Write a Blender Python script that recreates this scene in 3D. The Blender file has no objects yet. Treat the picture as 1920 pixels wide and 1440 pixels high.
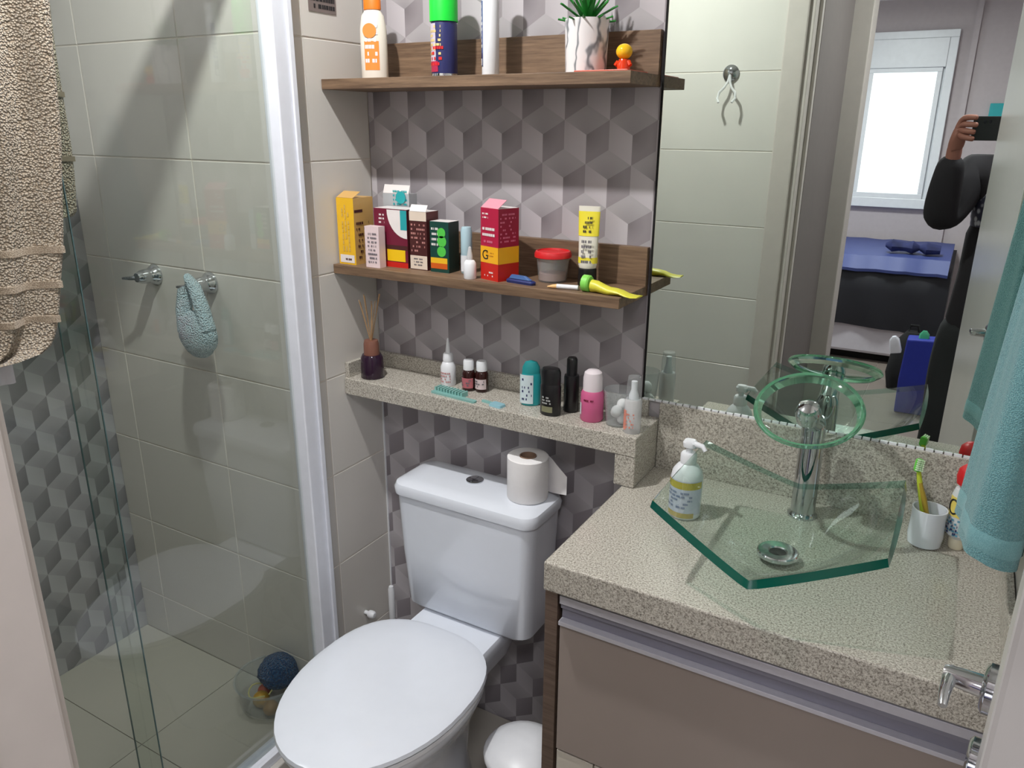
import bpy, bmesh, math, random
from math import sin, cos, pi, radians, sqrt, atan2
from mathutils import Vector, Matrix, noise
random.seed(7)
SC = bpy.context.scene
COL = SC.collection

# ------------------------------------------------------------------ camera
cam_d = bpy.data.cameras.new('camera'); cam = bpy.data.objects.new('camera', cam_d); COL.objects.link(cam)
RW = ((0.86492862, -0.16450473, 0.47416946), (0.5018499, 0.27081957, -0.8214642), (0.00672038, 0.9484698, 0.31679628))
m4 = Matrix([list(RW[0]) + [1.26], list(RW[1]) + [-1.5], list(RW[2]) + [1.6], [0, 0, 0, 1]])
cam.matrix_world = m4
cam_d.sensor_width = 36; cam_d.lens = 1457 / 1920 * 36; cam_d.clip_start = 0.01; cam_d.clip_end = 60
SC.camera = cam
# ------------------------------------------------------------------ world, exposure, lights
W = bpy.data.worlds.new('world'); SC.world = W; W.use_nodes = True
W.node_tree.nodes['Background'].inputs[0].default_value = (0.80, 0.88, 1.0, 1)
W.node_tree.nodes['Background'].inputs[1].default_value = 0.6
SC.view_settings.view_transform = 'Standard'; SC.view_settings.look = 'None'
SC.view_settings.gamma = 1; SC.view_settings.use_curve_mapping = False
SC.view_settings.exposure = 0.1

def area(name, loc, rot, size, power, col, shape='DISK', sy=None):
    l = bpy.data.lights.new(name, 'AREA'); l.shape = shape; l.size = size; l.energy = power; l.color = col
    if sy: l.size_y = sy
    o = bpy.data.objects.new(name, l); o.location = loc; o.rotation_euler = rot; COL.objects.link(o); return o
area('bathroom_lamp_light', (0.30, -0.72, 2.40), (0, 0, 0), 0.05, 16.5, (1.0, 0.99, 0.98))
area('shower_fill_light', (-.70, -.95, 2.15), (0, radians(-60), 0), 0.45, 3.4, (0.93, 0.96, 1.0), 'RECTANGLE', 0.5)  # added soft fill to lift the shower, no window is built here
area('bedroom_side_fill', (-1.3, -3.4, 1.5), (0, radians(-90), 0), 1.1, 16, (0.90, 0.94, 1.0), 'RECTANGLE', 1.1)  # added side fill for the bedroom, no window on this wall
area('hallway_fill_light', (1.45, -1.72, 2.40), (radians(18), 0, 0), 0.35, 15, (0.97, 0.97, 1.0))  # added fill through the doorway, kept out of the mirror's view, no fixture
area('bedroom_fill_light', (.6, -3.5, 2.40), (0, 0, 0), 0.4, 48, (0.97, 0.96, 1.0))  # added overhead fill to brighten the reflected bedroom, no lamp is modelled

# ------------------------------------------------------------------ node helpers
def lin(c):
    return tuple((x / 255 / 12.92) if x / 255 <= 0.04045 else ((x / 255 + 0.055) / 1.055) ** 2.4 for x in c) + (1,)
MATS = {}
class NT:
    def __init__(s, name):
        s.m = bpy.data.materials.new(name); s.m.use_nodes = True; s.t = s.m.node_tree
        s.b = s.t.nodes['Principled BSDF']; s.out = s.t.nodes['Material Output']; MATS[name] = s.m
    def n(s, typ, **k):
        x = s.t.nodes.new(typ)
        for a, v in k.items(): setattr(x, a, v)
        return x
    def l(s, a, b): s.t.links.new(a, b)
    def math(s, op, a, b=None, c=None):
        x = s.n('ShaderNodeMath', operation=op)
        for i, v in enumerate((a, b, c)):
            if v is None: continue
            if isinstance(v, (int, float)): x.inputs[i].default_value = v
            else: s.l(v, x.inputs[i])
        return x.outputs[0]
    def mix(s, f, a, b):
        x = s.n('ShaderNodeMix', data_type='RGBA')
        for i, v in ((0, f), (6, a), (7, b)):
            if hasattr(v, 'is_output'): s.l(v, x.inputs[i])
            else: x.inputs[i].default_value = v
        return x.outputs[2]
    def coord(s, kind='Object', scale=(1, 1, 1)):
        c = s.n('ShaderNodeTexCoord'); mp = s.n('ShaderNodeMapping'); mp.inputs['Scale'].default_value = scale
        s.l(c.outputs[kind], mp.inputs[0]); return mp.outputs[0]
    def noise(s, scale, detail=3, rough=.5, vec=None):
        x = s.n('ShaderNodeTexNoise'); x.inputs['Scale'].default_value = scale; x.inputs['Detail'].default_value = detail
        x.inputs['Roughness'].default_value = rough
        if vec is not None: s.l(vec, x.inputs['Vector'])
        return x.outputs['Fac']
    def ramp(s, f, stops):
        x = s.n('ShaderNodeValToRGB'); e = x.color_ramp.elements
        while len(e) < len(stops): e.new(.5)
        for i, (p, c) in enumerate(stops): e[i].position = p; e[i].color = c
        s.l(f, x.inputs[0]); return x.outputs[0]
    def bump(s, h, strength=.3, dist=.002):
        x = s.n('ShaderNodeBump'); x.inputs['Strength'].default_value = strength; x.inputs['Distance'].default_value = dist
        s.l(h, x.inputs['Height']); s.l(x.outputs[0], s.b.inputs['Normal'])
def plain(name, c, rough=.5, metal=0, var=.06, vs=30, bump=0, spec=None, coat=0, **k):
    t = NT(name); v = t.coord(); f = t.noise(vs, 3, .5, v)
    c1 = lin(c); lo = tuple(x * (1 - var) for x in c1[:3]) + (1,); hi = tuple(min(1, x * (1 + var)) for x in c1[:3]) + (1,)
    t.l(t.mix(f, lo, hi), t.b.inputs['Base Color'])
    t.b.inputs['Roughness'].default_value = rough; t.b.inputs['Metallic'].default_value = metal
    if coat: t.b.inputs['Coat Weight'].default_value = coat
    if bump: t.bump(t.noise(k.get('bs', 200), 4, .6, v), bump, k.get('bd', .001))
    if 'emit' in k: t.b.inputs['Emission Color'].default_value = c1; t.b.inputs['Emission Strength'].default_value = k['emit']
    return t.m
def glassy(name, tint, refl=1.0, ior=1.45, diff=0, dcol=(1, 1, 1, 1)):
    t = NT(name); tr = t.n('ShaderNodeBsdfTransparent'); tr.inputs[0].default_value = tint
    gl = t.n('ShaderNodeBsdfGlossy'); gl.inputs['Roughness'].default_value = .03
    fr = t.n('ShaderNodeFresnel'); fr.inputs[0].default_value = ior
    gm = t.n('ShaderNodeNewGeometry'); mx = t.n('ShaderNodeMixShader'); t.l(t.math('MULTIPLY', t.math('MULTIPLY', fr.outputs[0], refl), t.math('SUBTRACT', 1, gm.outputs['Backfacing'])), mx.inputs[0])
    src = tr.outputs[0]
    if diff:
        d = t.n('ShaderNodeBsdfDiffuse'); d.inputs[0].default_value = dcol; m2 = t.n('ShaderNodeMixShader'); m2.inputs[0].default_value = diff
        t.l(tr.outputs[0], m2.inputs[1]); t.l(d.outputs[0], m2.inputs[2]); src = m2.outputs[0]
    t.l(src, mx.inputs[1]); t.l(gl.outputs[0], mx.inputs[2]); t.l(mx.outputs[0], t.out.inputs[0])
    return t.m
def wood(name, c1, c2, rough=.55):
    t = NT(name); v = t.coord(scale=(3, 60, 60)); f = t.noise(4, 6, .65, v); v2 = t.coord(scale=(1, 14, 14)); g = t.noise(5, 3, .5, v2)
    t.l(t.ramp(t.math('ADD', t.math('MULTIPLY', f, .6), t.math('MULTIPLY', g, .4)), [(.35, lin(c1)), (.65, lin(c2))]), t.b.inputs['Base Color'])
    t.b.inputs['Roughness'].default_value = rough; t.bump(f, .15, .001); return t.m
def granite(name):
    t = NT(name); v = t.coord(); f = t.noise(320, 3, .8, v); g = t.noise(800, 2, .7, v); h = t.noise(9, 4, .6, v)
    base = t.ramp(f, [(.36, lin((98, 92, 86))), (.45, lin((166, 160, 150))), (.55, lin((200, 195, 184))), (.7, lin((228, 225, 215)))])
    c = t.mix(t.math('GREATER_THAN', g, .63), base, lin((98, 92, 84)))
    c = t.mix(t.math('MULTIPLY', h, .35), c, lin((164, 160, 148)))
    t.l(c, t.b.inputs['Base Color']); t.b.inputs['Roughness'].default_value = .22; return t.m
def hexmat(name, ua, tones, flip=False, rough=.35):
    # printed cube pattern: hexagons of width w, three rhombi per cube. ua: which object axis runs along the wall
    t = NT(name); c = t.n('ShaderNodeTexCoord'); s = t.n('ShaderNodeSeparateXYZ'); t.l(c.outputs['Object'], s.inputs[0])
    w = .0995; r3 = .171
    u = t.math('ADD', s.outputs[ua], -.066 if ua == 0 else .467); z = t.math('ADD', s.outputs[2], -1.581 if ua == 0 else -.8215)
    if ua == 1: u = t.math('DIVIDE', u, .85); z = t.math('DIVIDE', z, .94)
    def local(x, p, off):  # signed distance to nearest lattice centre
        a = t.math('ADD', t.math('DIVIDE', x, p), off); return t.math('MULTIPLY', t.math('SUBTRACT', a, t.math('ROUND', a)), p)
    ax, az = local(u, w, 0), local(z, r3, 0); bx, bz = local(u, w, .5), local(z, r3, .5)
    def d2(a, b): return t.math('ADD', t.math('MULTIPLY', a, a), t.math('MULTIPLY', b, b))
    k = t.math('LESS_THAN', d2(bx, bz), d2(ax, az))
    def sel(a, b): return t.math('ADD', a, t.math('MULTIPLY', k, t.math('SUBTRACT', b, a)))
    qx, qz = sel(ax, bx), sel(az, bz)
    top = t.math('GREATER_THAN', qz, t.math('MULTIPLY', t.math('ABSOLUTE', qx), .577))
    right = t.math('GREATER_THAN', qx, 0)
    rr = t.math('DIVIDE', t.math('SQRT', d2(qx, qz)), .0575)
    L, Rr, T = tones
    def grad(c0, c1, f): return t.mix(f, lin(c0), lin(c1))
    if not flip:   # darkest at the cube centre
        cr = grad(Rr[0], Rr[1], t.math('MINIMUM', t.math('MULTIPLY', rr, 1.5), 1)); ct = grad(T[0], T[1], t.math('MINIMUM', t.math('MULTIPLY', rr, 1.3), 1))
        cl = grad(L[0], L[1], t.math('MINIMUM', t.math('MULTIPLY', t.math('ABSOLUTE', qx), 22), 1))
    else:          # darkest at the lower right rim
        dd = t.math('DIVIDE', t.math('SUBTRACT', qx, t.math('MULTIPLY', qz, .8)), .085)
        cr = grad(Rr[1], Rr[0], t.math('MAXIMUM', t.math('MINIMUM', dd, 1), 0)); ct = grad(T[0], T[1], t.math('MINIMUM', t.math('MULTIPLY', t.math('SUBTRACT', 1, rr), 1.2), 1))
        cl = grad(L[0], L[1], t.math('MINIMUM', t.math('MULTIPLY', rr, 1.2), 1))
    col = t.mix(top, t.mix(right, cl, cr), ct)
    t.l(col, t.b.inputs['Base Color']); t.b.inputs['Roughness'].default_value = rough; return t.m
def tilemat(name, c):
    t = NT(name); v = t.coord('Generated'); g = t.coord(); f = t.noise(5, 3, .5, g); c1 = lin(c)
    t.l(t.mix(f, tuple(x * .93 for x in c1[:3]) + (1,), tuple(x * 1.04 for x in c1[:3]) + (1,)), t.b.inputs['Base Color'])
    t.b.inputs['Roughness'].default_value = .3; return t.m
def terry(name, c, dark, scale=420, st=.9, dist=.004):
    t = NT(name); v = t.coord(); vo = t.n('ShaderNodeTexVoronoi'); vo.inputs['Scale'].default_value = scale; t.l(v, vo.inputs['Vector'])
    n2 = t.noise(scale * .7, 3, .7, v)
    f = t.math('ADD', t.math('MULTIPLY', vo.outputs['Distance'], 1.0), t.math('MULTIPLY', n2, .5))
    t.l(t.ramp(f, [(.25, lin(c)), (.85, lin(dark))]), t.b.inputs['Base Color']); t.b.inputs['Roughness'].default_value = .95
    t.b.inputs['Sheen Weight'].default_value = .25
    t.bump(t.math('MULTIPLY', f, -1), st, dist); return t.m

granite_m = granite('granite')
tile_m = tilemat('beige_tile', (212, 208, 202))
grout_m = plain('grout', (214, 206, 196), .9)
floor_m = plain('floor_tile', (170, 164, 155), .35, vs=6)
sfloor_m = plain('shower_floor_tile', (186, 182, 172), .35, vs=6)
ceil_m = plain('ceiling_paint', (240, 240, 238), .8)
paint_m = plain('bedroom_paint', (186, 176, 178), .8)
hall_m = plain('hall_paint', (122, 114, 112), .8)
hexA = hexmat('printed_cubes', 0, (((190, 185, 189), (174, 169, 173)), ((120, 114, 118), (146, 140, 144)), ((146, 142, 145), (168, 164, 167))))
hexB = hexmat('printed_cubes_shower', 1, (((168, 167, 172), (180, 180, 185)), ((112, 111, 117), (146, 145, 150)), ((170, 169, 174), (152, 151, 156))), flip=True)
hexC = hexmat('printed_cubes_low', 0, (((172, 168, 172), (184, 180, 184)), ((122, 116, 121), (148, 142, 147)), ((180, 176, 180), (158, 153, 157))), flip=True)
wood_m = wood('brown_oak', (86, 66, 50), (136, 110, 86))
cabside_m = wood('dark_oak', (78, 62, 52), (110, 92, 80))
door_m = plain('door_paint', (205, 203, 200), .25, vs=3)
frame_m = plain('frame_paint', (200, 192, 186), .45)
white_m = plain('white_plastic', (228, 230, 234), .35)
ceram_m = plain('white_ceramic', (224, 229, 238), .12, coat=.5, var=.02)
alu_m = plain('brushed_aluminium', (206, 205, 214), .35, .3, vs=80)
alud_m = plain('aluminium_groove', (138, 137, 150), .4, .3)
whitealu_m = plain('white_profile', (224, 227, 236), .35)
taupe_m = plain('taupe_laminate', (150, 138, 131), .35, vs=8)
offwhite_m = plain('offwhite_laminate', (200, 194, 182), .35)
black_m = plain('black_plastic', (22, 22, 24), .3)
dark_m = plain('dark_gap', (16, 14, 14), .9)
chrome_m = plain('chrome', (205, 208, 212), .08, 1, var=.02)
mirror_m = plain('mirror_silver', (212, 222, 215), .0, 1, var=.0)
glass_m = glassy('shower_glass', (.935, .96, .94, 1), 2.0)
bglass_m = glassy('basin_glass', (.88, .945, .915, 1), 1.0, 1.5)
clear_m = glassy('clear_plastic', (.93, .95, .95, 1), 1.2, 1.45, .12, (.9, .92, .93, 1))
frost_m = glassy('frosted_plastic', (.85, .85, .85, 1), 1.0, 1.45, .55, (.85, .85, .86, 1))
t = NT('glass_edge'); t.b.inputs['Base Color'].default_value = lin((6, 84, 70)); t.b.inputs['Roughness'].default_value = .12
t.b.inputs['Transmission Weight'].default_value = .15; edge_m = t.m
gmn = t.n('ShaderNodeNewGeometry'); tpn = t.n('ShaderNodeBsdfTransparent'); tpn.inputs[0].default_value = (.48, .68, .62, 1); mxn = t.n('ShaderNodeMixShader')
t.l(gmn.outputs['Backfacing'], mxn.inputs[0]); t.l(t.b.outputs[0], mxn.inputs[1]); t.l(tpn.outputs[0], mxn.inputs[2]); t.l(mxn.outputs[0], t.out.inputs[0])
t = NT('disc_edge'); t.b.inputs['Base Color'].default_value = lin((140, 215, 175)); t.b.inputs['Roughness'].default_value = .08
t.b.inputs['Transmission Weight'].default_value = .85; dedge_m = t.m
t = NT('frosted_window_light'); t.b.inputs['Base Color'].default_value = (.9, .93, 1, 1)
v = t.coord(scale=(0, 0, 1)); wv = t.n('ShaderNodeTexWave'); wv.inputs['Scale'].default_value = 14; wv.bands_direction = 'Z'; t.l(v, wv.inputs['Vector'])
t.l(t.mix(t.math('MULTIPLY', wv.outputs['Fac'], .5), (1, 1, 1, 1), (.86, .9, 1, 1)), t.b.inputs['Emission Color']); t.b.inputs['Emission Strength'].default_value = 1.25; wlight_m = t.m
lamp_m = plain('lamp_diffuser', (255, 250, 240), .5, emit=2)
beige_terry = terry('beige_terry', (244, 232, 212), (158, 142, 122), 300, 1.0, .008)
teal_terry = terry('teal_terry', (136, 186, 190), (98, 148, 154), 520, .6, .003)
band_m = terry('beige_band', (214, 200, 180), (160, 144, 126), 600, .3, .002)
tealband_m = terry('teal_band', (148, 196, 200), (110, 160, 166), 900, .3, .001)
skin_m = plain('skin', (150, 98, 84), .6)
jacket_m = plain('jacket_cloth', (34, 31, 36), .9, bump=.3)
trouser_m = plain('trouser_cloth', (40, 42, 44), .9, bump=.4)
def col(name, c, rough=.4, **k):
    return MATS.get(name) or plain(name, c, rough, **k)

# ------------------------------------------------------------------ mesh helpers
class MB:
    def __init__(s): s.v = []; s.f = []; s.mi = []
    def add(s, vs, fs, mi=0, M=None):
        o = len(s.v); s.v += [tuple(M @ Vector(p)) if M else tuple(p) for p in vs]
        s.f += [tuple(i + o for i in f) for f in fs]; s.mi += [mi] * len(fs); return s
    def box(s, x0, x1, y0, y1, z0, z1, mi=0, M=None):
        return s.add([(x, y, z) for z in (z0, z1) for y in (y0, y1) for x in (x0, x1)],
                     [(0, 2, 3, 1), (4, 5, 7, 6), (0, 1, 5, 4), (2, 6, 7, 3), (0, 4, 6, 2), (1, 3, 7, 5)], mi, M)
    def rings(s, rs, caps=True, mi=0, close=True, M=None):
        n = len(rs[0]); vs = [p for r in rs for p in r]; fs = []
        for i in range(len(rs) - 1):
            for j in range(n if close else n - 1):
                k = (j + 1) % n; fs.append((i * n + j, i * n + k, (i + 1) * n + k, (i + 1) * n + j))
        if caps: fs.append(tuple(range(n))[::-1]); fs.append(tuple((len(rs) - 1) * n + j for j in range(n)))
        return s.add(vs, fs, mi, M)
    def lathe(s, prof, seg=24, sx=1, sy=1, mi=0, M=None, caps=True):
        return s.rings([[(r * cos(2 * pi * j / seg) * sx, r * sin(2 * pi * j / seg) * sy, z) for j in range(seg)] for r, z in prof], caps, mi, True, M)
    def tube(s, pts, r, seg=8, mi=0, M=None):
        pts = [Vector(p) for p in pts]; rs = []; up = Vector((0, 0, 1))
        for i, p in enumerate(pts):
            d = (pts[min(i + 1, len(pts) - 1)] - pts[max(i - 1, 0)]).normalized()
            a = d.cross(up if abs(d.z) < .95 else Vector((1, 0, 0))).normalized(); b = d.cross(a)
            rr = r[i] if isinstance(r, (list, tuple)) else r
            rs.append([tuple(p + a * rr * cos(2 * pi * j / seg) + b * rr * sin(2 * pi * j / seg)) for j in range(seg)])
        return s.rings(rs, True, mi, True, M)
    def rrect(s, levels, seg=5, mi=0, M=None):
        # levels: (z, x0, x1, y0, y1, radius)
        rs = []
        for z, x0, x1, y0, y1, r in levels:
            ring = []
            for cx, cy, a0 in ((x1 - r, y1 - r, 0), (x0 + r, y1 - r, 90), (x0 + r, y0 + r, 180), (x1 - r, y0 + r, 270)):
                for i in range(seg + 1):
                    a = radians(a0 + 90 * i / seg); ring.append((cx + r * cos(a), cy + r * sin(a), z))
            rs.append(ring)
        return s.rings(rs, True, mi, True, M)
def rot(rx=0, ry=0, rz=0, loc=(0, 0, 0)):
    from mathutils import Euler
    return Matrix.Translation(loc) @ Euler((radians(rx), radians(ry), radians(rz))).to_matrix().to_4x4()
def obj(name, mb, mats, parent=None, loc=None, smooth=False, bevel=0, sub=0, rz=0):
    me = bpy.data.meshes.new(name); me.from_pydata(mb.v, [], mb.f)
    if not isinstance(mats, (list, tuple)): mats = [mats]
    for m in mats: me.materials.append(m)
    if len(mats) > 1: me.polygons.foreach_set('material_index', mb.mi)
    bm = bmesh.new(); bm.from_mesh(me); bmesh.ops.recalc_face_normals(bm, faces=bm.faces); bm.to_mesh(me); bm.free()
    if smooth:
        me.polygons.foreach_set('use_smooth', [True] * len(me.polygons)); me.set_sharp_from_angle(angle=radians(38))
    me.update()
    o = bpy.data.objects.new(name, me); COL.objects.link(o)
    if parent: o.parent = parent
    if loc: o.location = loc
    if rz: o.rotation_euler[2] = radians(rz)
    if bevel:
        b = o.modifiers.new('bevel', 'BEVEL'); b.width = bevel; b.segments = 2; b.limit_method = 'ANGLE'; b.angle_limit = radians(40)
    if sub: q = o.modifiers.new('sub', 'SUBSURF'); q.levels = sub; q.render_levels = sub
    return o
def tag(o, label, cat, group=None, kind=None):
    o['label'] = label; o['category'] = cat
    if group: o['group'] = group
    if kind: o['kind'] = kind
    return o
def thing(name, label, cat, loc=(0, 0, 0), rz=0, group=None):
    o = bpy.data.objects.new(name, None); o.empty_display_size = .05; COL.objects.link(o)
    o.location = loc; o.rotation_euler = (0, 0, radians(rz)); return tag(o, label, cat, group)
def struct(name, mb, mats, label=None, **k):
    o = obj(name, mb, mats, **k); o['kind'] = 'structure'; o['label'] = label or name.replace('_', ' '); o['category'] = name.split('_')[0]; return o
def B(*a, **k): return MB().box(*a, **k)
def marks(name, parent, o, ux, uz, w, h, rows, mat, off=.0006, dens=.75, th=.45):
    """rows of small unreadable print strokes on a flat face"""
    mb = MB(); o = Vector(o); ux = Vector(ux); uz = Vector(uz); n = ux.cross(uz).normalized() * off; rh = h / rows
    for r in range(rows):
        x = 0
        while x < w:
            l = random.uniform(.06, .16) * w
            if random.random() < dens:
                a = o + ux * x + uz * (rh * (r + .5 - th / 2)) + n; b = a + ux * min(l * .8, w - x)
                mb.add([a, b, b + uz * rh * th, a + uz * rh * th], [(0, 1, 2, 3)])
            x += l
    if mb.v: return obj(name, mb, mat, parent)

# ------------------------------------------------------------------ tiles
_tiles = {}
def tile_mesh(w, h, d=.006, c=.0012):
    k = (round(w, 4), round(h, 4))
    if k in _tiles: return _tiles[k]
    mb = MB().rings([[(0, 0, 0), (w, 0, 0), (w, 0, h), (0, 0, h)],
                     [(0, -d + c, 0), (w, -d + c, 0), (w, -d + c, h), (0, -d + c, h)],
                     [(c, -d, c), (w - c, -d, c), (w - c, -d, h - c), (c, -d, h - c)]])
    me = bpy.data.meshes.new('tile'); me.from_pydata(mb.v, [], mb.f); me.materials.append(tile_m)
    bm = bmesh.new(); bm.from_mesh(me); bmesh.ops.recalc_face_normals(bm, faces=bm.faces); bm.to_mesh(me); bm.free()
    _tiles[k] = me; return me
J = .0028
def tiles(parent, xs, zs, origin, rz):
    """tile face looks along local -y; xs are joint positions along the wall, origin on the slab face"""
    for i in range(len(xs) - 1):
        for j in range(len(zs) - 1):
            me = tile_mesh(xs[i + 1] - xs[i] - J, zs[j + 1] - zs[j] - J)
            o = bpy.data.objects.new('tile', me); COL.objects.link(o); o.parent = parent
            a = radians(rz); p = Vector((cos(a) * (xs[i] + J / 2), sin(a) * (xs[i] + J / 2), 0)) + Vector(origin)
            o.location = (p.x, p.y, zs[j] + J / 2); o.rotation_euler = (0, 0, a)
ZS = [.05, .27, .52, .77, 1.02, 1.27, 1.52, 1.77, 2.02, 2.27, 2.45]
ZSS = [.135] + ZS[1:]
H = 2.45
# back wall: printed cube tiles behind shelves, darker reversed print below the stone shelf
struct('wall_back', B(0, 1.5, 0, .1, .97, H), hexA, 'back wall with grey printed cube tiles behind the shelves')
struct('wall_back.001', B(0, 1.5, 0, .1, -.05, .97), hexC, 'lower back wall with grey printed cube tiles behind the toilet')
wsh = struct('wall_shaft', B(-.72, -.0015, -.2985, .1, -.05, H), grout_m, 'beige tiled shaft wall between shower and toilet')
tiles(wsh, [-.72, -.617, -.262, 0.0], ZSS, (0, -.294, 0), 0)
tiles(wsh, [0.0, .1, .30], ZS, (-.006, -.30, 0), 90)
struct('wall_shower_side', B(-.82, -.72, -1.265, .1, -.05, H), hexB, 'shower side wall with grey printed cube tiles')
wf = struct('wall_front', B(-.82, .695, -1.385, -1.2665, -.05, H), grout_m, 'tiled wall opposite the mirror, left of the doorway')
tiles(wf, [-.685, -.27, .085, .44, .72], ZS, (0, -1.271, 0), 180)
struct('wall_front.001', B(1.37, 1.5, -1.385, -1.265, -.05, H), grout_m, 'short tiled wall right of the doorway')
struct('wall_front.002', B(.695, 1.37, -1.385, -1.265, 2.2, H), ceil_m, 'wall above the doorway')
wr = struct('wall_right', B(1.4115, 1.5, -1.265, 0, -.05, H), grout_m, 'right bathroom wall with beige tiles')
tiles(wr, [0, .355, .71, 1.065, 1.265], ZS, (1.416, 0, 0), -90)
struct('trim_4', B(0, .0035, -.0035, 0, .05, .966), white_m, 'thin white caulk line in the corner behind the toilet')
# floor
fl = struct('floor', B(-1.6, 2.1, -5.2, .1, -.05, .044), grout_m, 'grey beige floor')
i = 0
fm = MB().rings([[(0, 0, 0), (.427, 0, 0), (.427, .427, 0), (0, .427, 0)], [(0, 0, .005), (.427, 0, .005), (.427, .427, .005), (0, .427, .005)],
                 [(.001, .001, .006), (.426, .001, .006), (.426, .426, .006), (.001, .426, .006)]])
fme = bpy.data.meshes.new('floor_tile'); fme.from_pydata(fm.v, [], fm.f); fme.materials.append(floor_m)
fme2 = fme.copy(); fme2.materials.clear(); fme2.materials.append(plain('bedroom_floor_tile', (132, 121, 113), .4, vs=6))
for ix in range(-4, 5):
    for iy in range(12):
        x, y = .02 + ix * .43, -.43 - iy * .43
        if x < -1.6 or x + .43 > 2.1 or (x < -.05 and y > -1.6 + .3): continue
        o = bpy.data.objects.new('tile', fme if y > -1.6 else fme2); COL.objects.link(o); o.parent = fl; o.location = (x, y, .044)
struct('floor_shower', B(-.72, -.03, -1.265, -.30, .044, .13), sfloor_m, 'pale raised shower floor')
sf = bpy.data.objects['floor_shower']
for a, b, c, d in ((-.72, -.30, -.62, -.30), (-.30, -.03, -.62, -.30), (-.72, -.30, -1.02, -.62), (-.30, -.03, -1.02, -.62), (-.72, -.30, -1.265, -1.02), (-.30, -.03, -1.265, -1.02)):
    obj('tile', B(a + .001, b - .001, c + .001, d - .001, .13, .136), sfloor_m, sf)
struct('trim_1', B(-.035, .05, -1.265, -.30, .044, .142), plain('sill_stone', (196, 192, 186), .4), 'pale stone sill under the shower glass', bevel=.003)
struct('ceiling', B(-1.6, 2.1, -5.2, .1, H, H + .08), ceil_m, 'white ceiling')
# hall and bedroom (seen in the mirror)
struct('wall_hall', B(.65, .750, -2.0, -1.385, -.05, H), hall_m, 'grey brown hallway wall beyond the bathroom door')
struct('wall_hall.001', B(2.0, 2.1, -5.2, -1.385, -.05, H), paint_m, 'far right wall of hallway and bedroom')
struct('wall_hall.002', B(1.5, 2.1, -1.385, -1.285, -.05, H), paint_m, 'hallway wall beside the bathroom')
struct('wall_bedroom_left', B(-1.6, -1.5, -5.2, -1.9, -.05, H), paint_m, 'bedroom left wall')
struct('wall_bedroom_near', B(-1.5, .70, -2.1, -2.0, -.05, H), paint_m, 'bedroom wall beside the hallway')
struct('wall_bedroom_window', B(-1.5, 2.0, -5.2, -5.1, -.05, H), paint_m, 'mauve grey bedroom wall with the window')
struct('trim_2', B(.70, .82, -2.115, -1.985, .05, 2.2), frame_m, 'pale frame at the end of the hallway', bevel=.004)
struct('trim_3', B(1.075, 1.11, -5.1, -5.075, .05, H), paint_m, 'vertical strip on the bedroom wall right of the window')
# bedroom window
wn = struct('window_1', B(.455, .965, -5.098, -5.085, 1.06, 2.21), white_m, 'bright white framed bedroom window with shutter box')
fr = MB()
for a in ((.40, 1.0, 2.19, 2.24), (.40, 1.0, 1.03, 1.10), (.40, .455, 1.10, 2.19), (.945, 1.0, 1.10, 2.19)): fr.box(a[0], a[1], -5.10, -5.05, a[2], a[3])
obj('window_frame', fr, white_m, wn, bevel=.004)
obj('shutter_box', B(.455, .945, -5.09, -5.045, 2.0, 2.19), white_m, wn, bevel=.004)
obj('pane', B(.485, .90, -5.085, -5.07, 1.13, 1.98), wlight_m, wn)
fr = MB()
for a in ((.455, .93, 1.97, 1.999), (.455, .93, 1.10, 1.135), (.455, .487, 1.135, 1.97), (.898, .93, 1.135, 1.97)): fr.box(a[0], a[1], -5.085, -5.055, a[2], a[3])
obj('sash', fr, white_m, wn, bevel=.003)
# bathroom door frame and leaf
df = struct('door_1', B(.710, .745, -1.39, -1.262, .05, 2.2), frame_m, 'pinkish white door frame of the bathroom', bevel=.003)
obj('jamb', B(1.335, 1.37, -1.39, -1.262, .05, 2.2), frame_m, df, bevel=.003)
obj('head', B(.72, 1.37, -1.39, -1.262, 2.165, 2.2), frame_m, df, bevel=.003)
obj('casing', B(.662, .728, -1.265, -1.250, .05, 2.24), frame_m, df, bevel=.004)
obj('casing', B(.672, 1.40, -1.265, -1.250, 2.175, 2.24), frame_m, df, bevel=.004)
obj('door_stop', B(.745, .756, -1.345, -1.315, .05, 2.165), frame_m, df, bevel=.002)
LA = atan2(-.72 + 1.262, 1.357 - 1.291)       # leaf direction
lf = thing('door_leaf', 'pale grey bathroom door standing open at the right edge of the photo', 'door', (1.291, -1.258, .05))
lf.rotation_euler[2] = LA
obj('door_panel', B(0, .55, -.035, 0, .005, 2.105), door_m, lf, bevel=.002)
hd = MB().lathe([(.024, 0), (.024, .006), (.020, .009), (.011, .010), (.009, .038), (.0075, .042), (0.0001, .042)], 20, M=rot(-90, 0, 0, (.498, 0, 1.057)))
obj('door_handle', hd, chrome_m, lf, smooth=True)
hv = obj('lever', MB().tube([(.508, .035, 1.057), (.500, .036, 1.057), (.482, .036, 1.057), (.468, .036, 1.054), (.458, .035, 1.049)], [.005, .0065, .006, .005, .004], 10), chrome_m, bpy.data.objects['door_handle'], smooth=True)
obj('lock_plate', B(.5502, .552, -.028, -.008, .93, 1.13), chrome_m, lf)
obj('latch', B(.552, .560, -.023, -.013, 1.035, 1.055), chrome_m, lf, bevel=.002)
obj('keyhole_rose', MB().lathe([(.022, 0), (.022, .006), (.018, .009), (.0001, .009)], 18, M=rot(-90, 0, 0, (.498, 0, .975))), chrome_m, lf, smooth=True)
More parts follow.
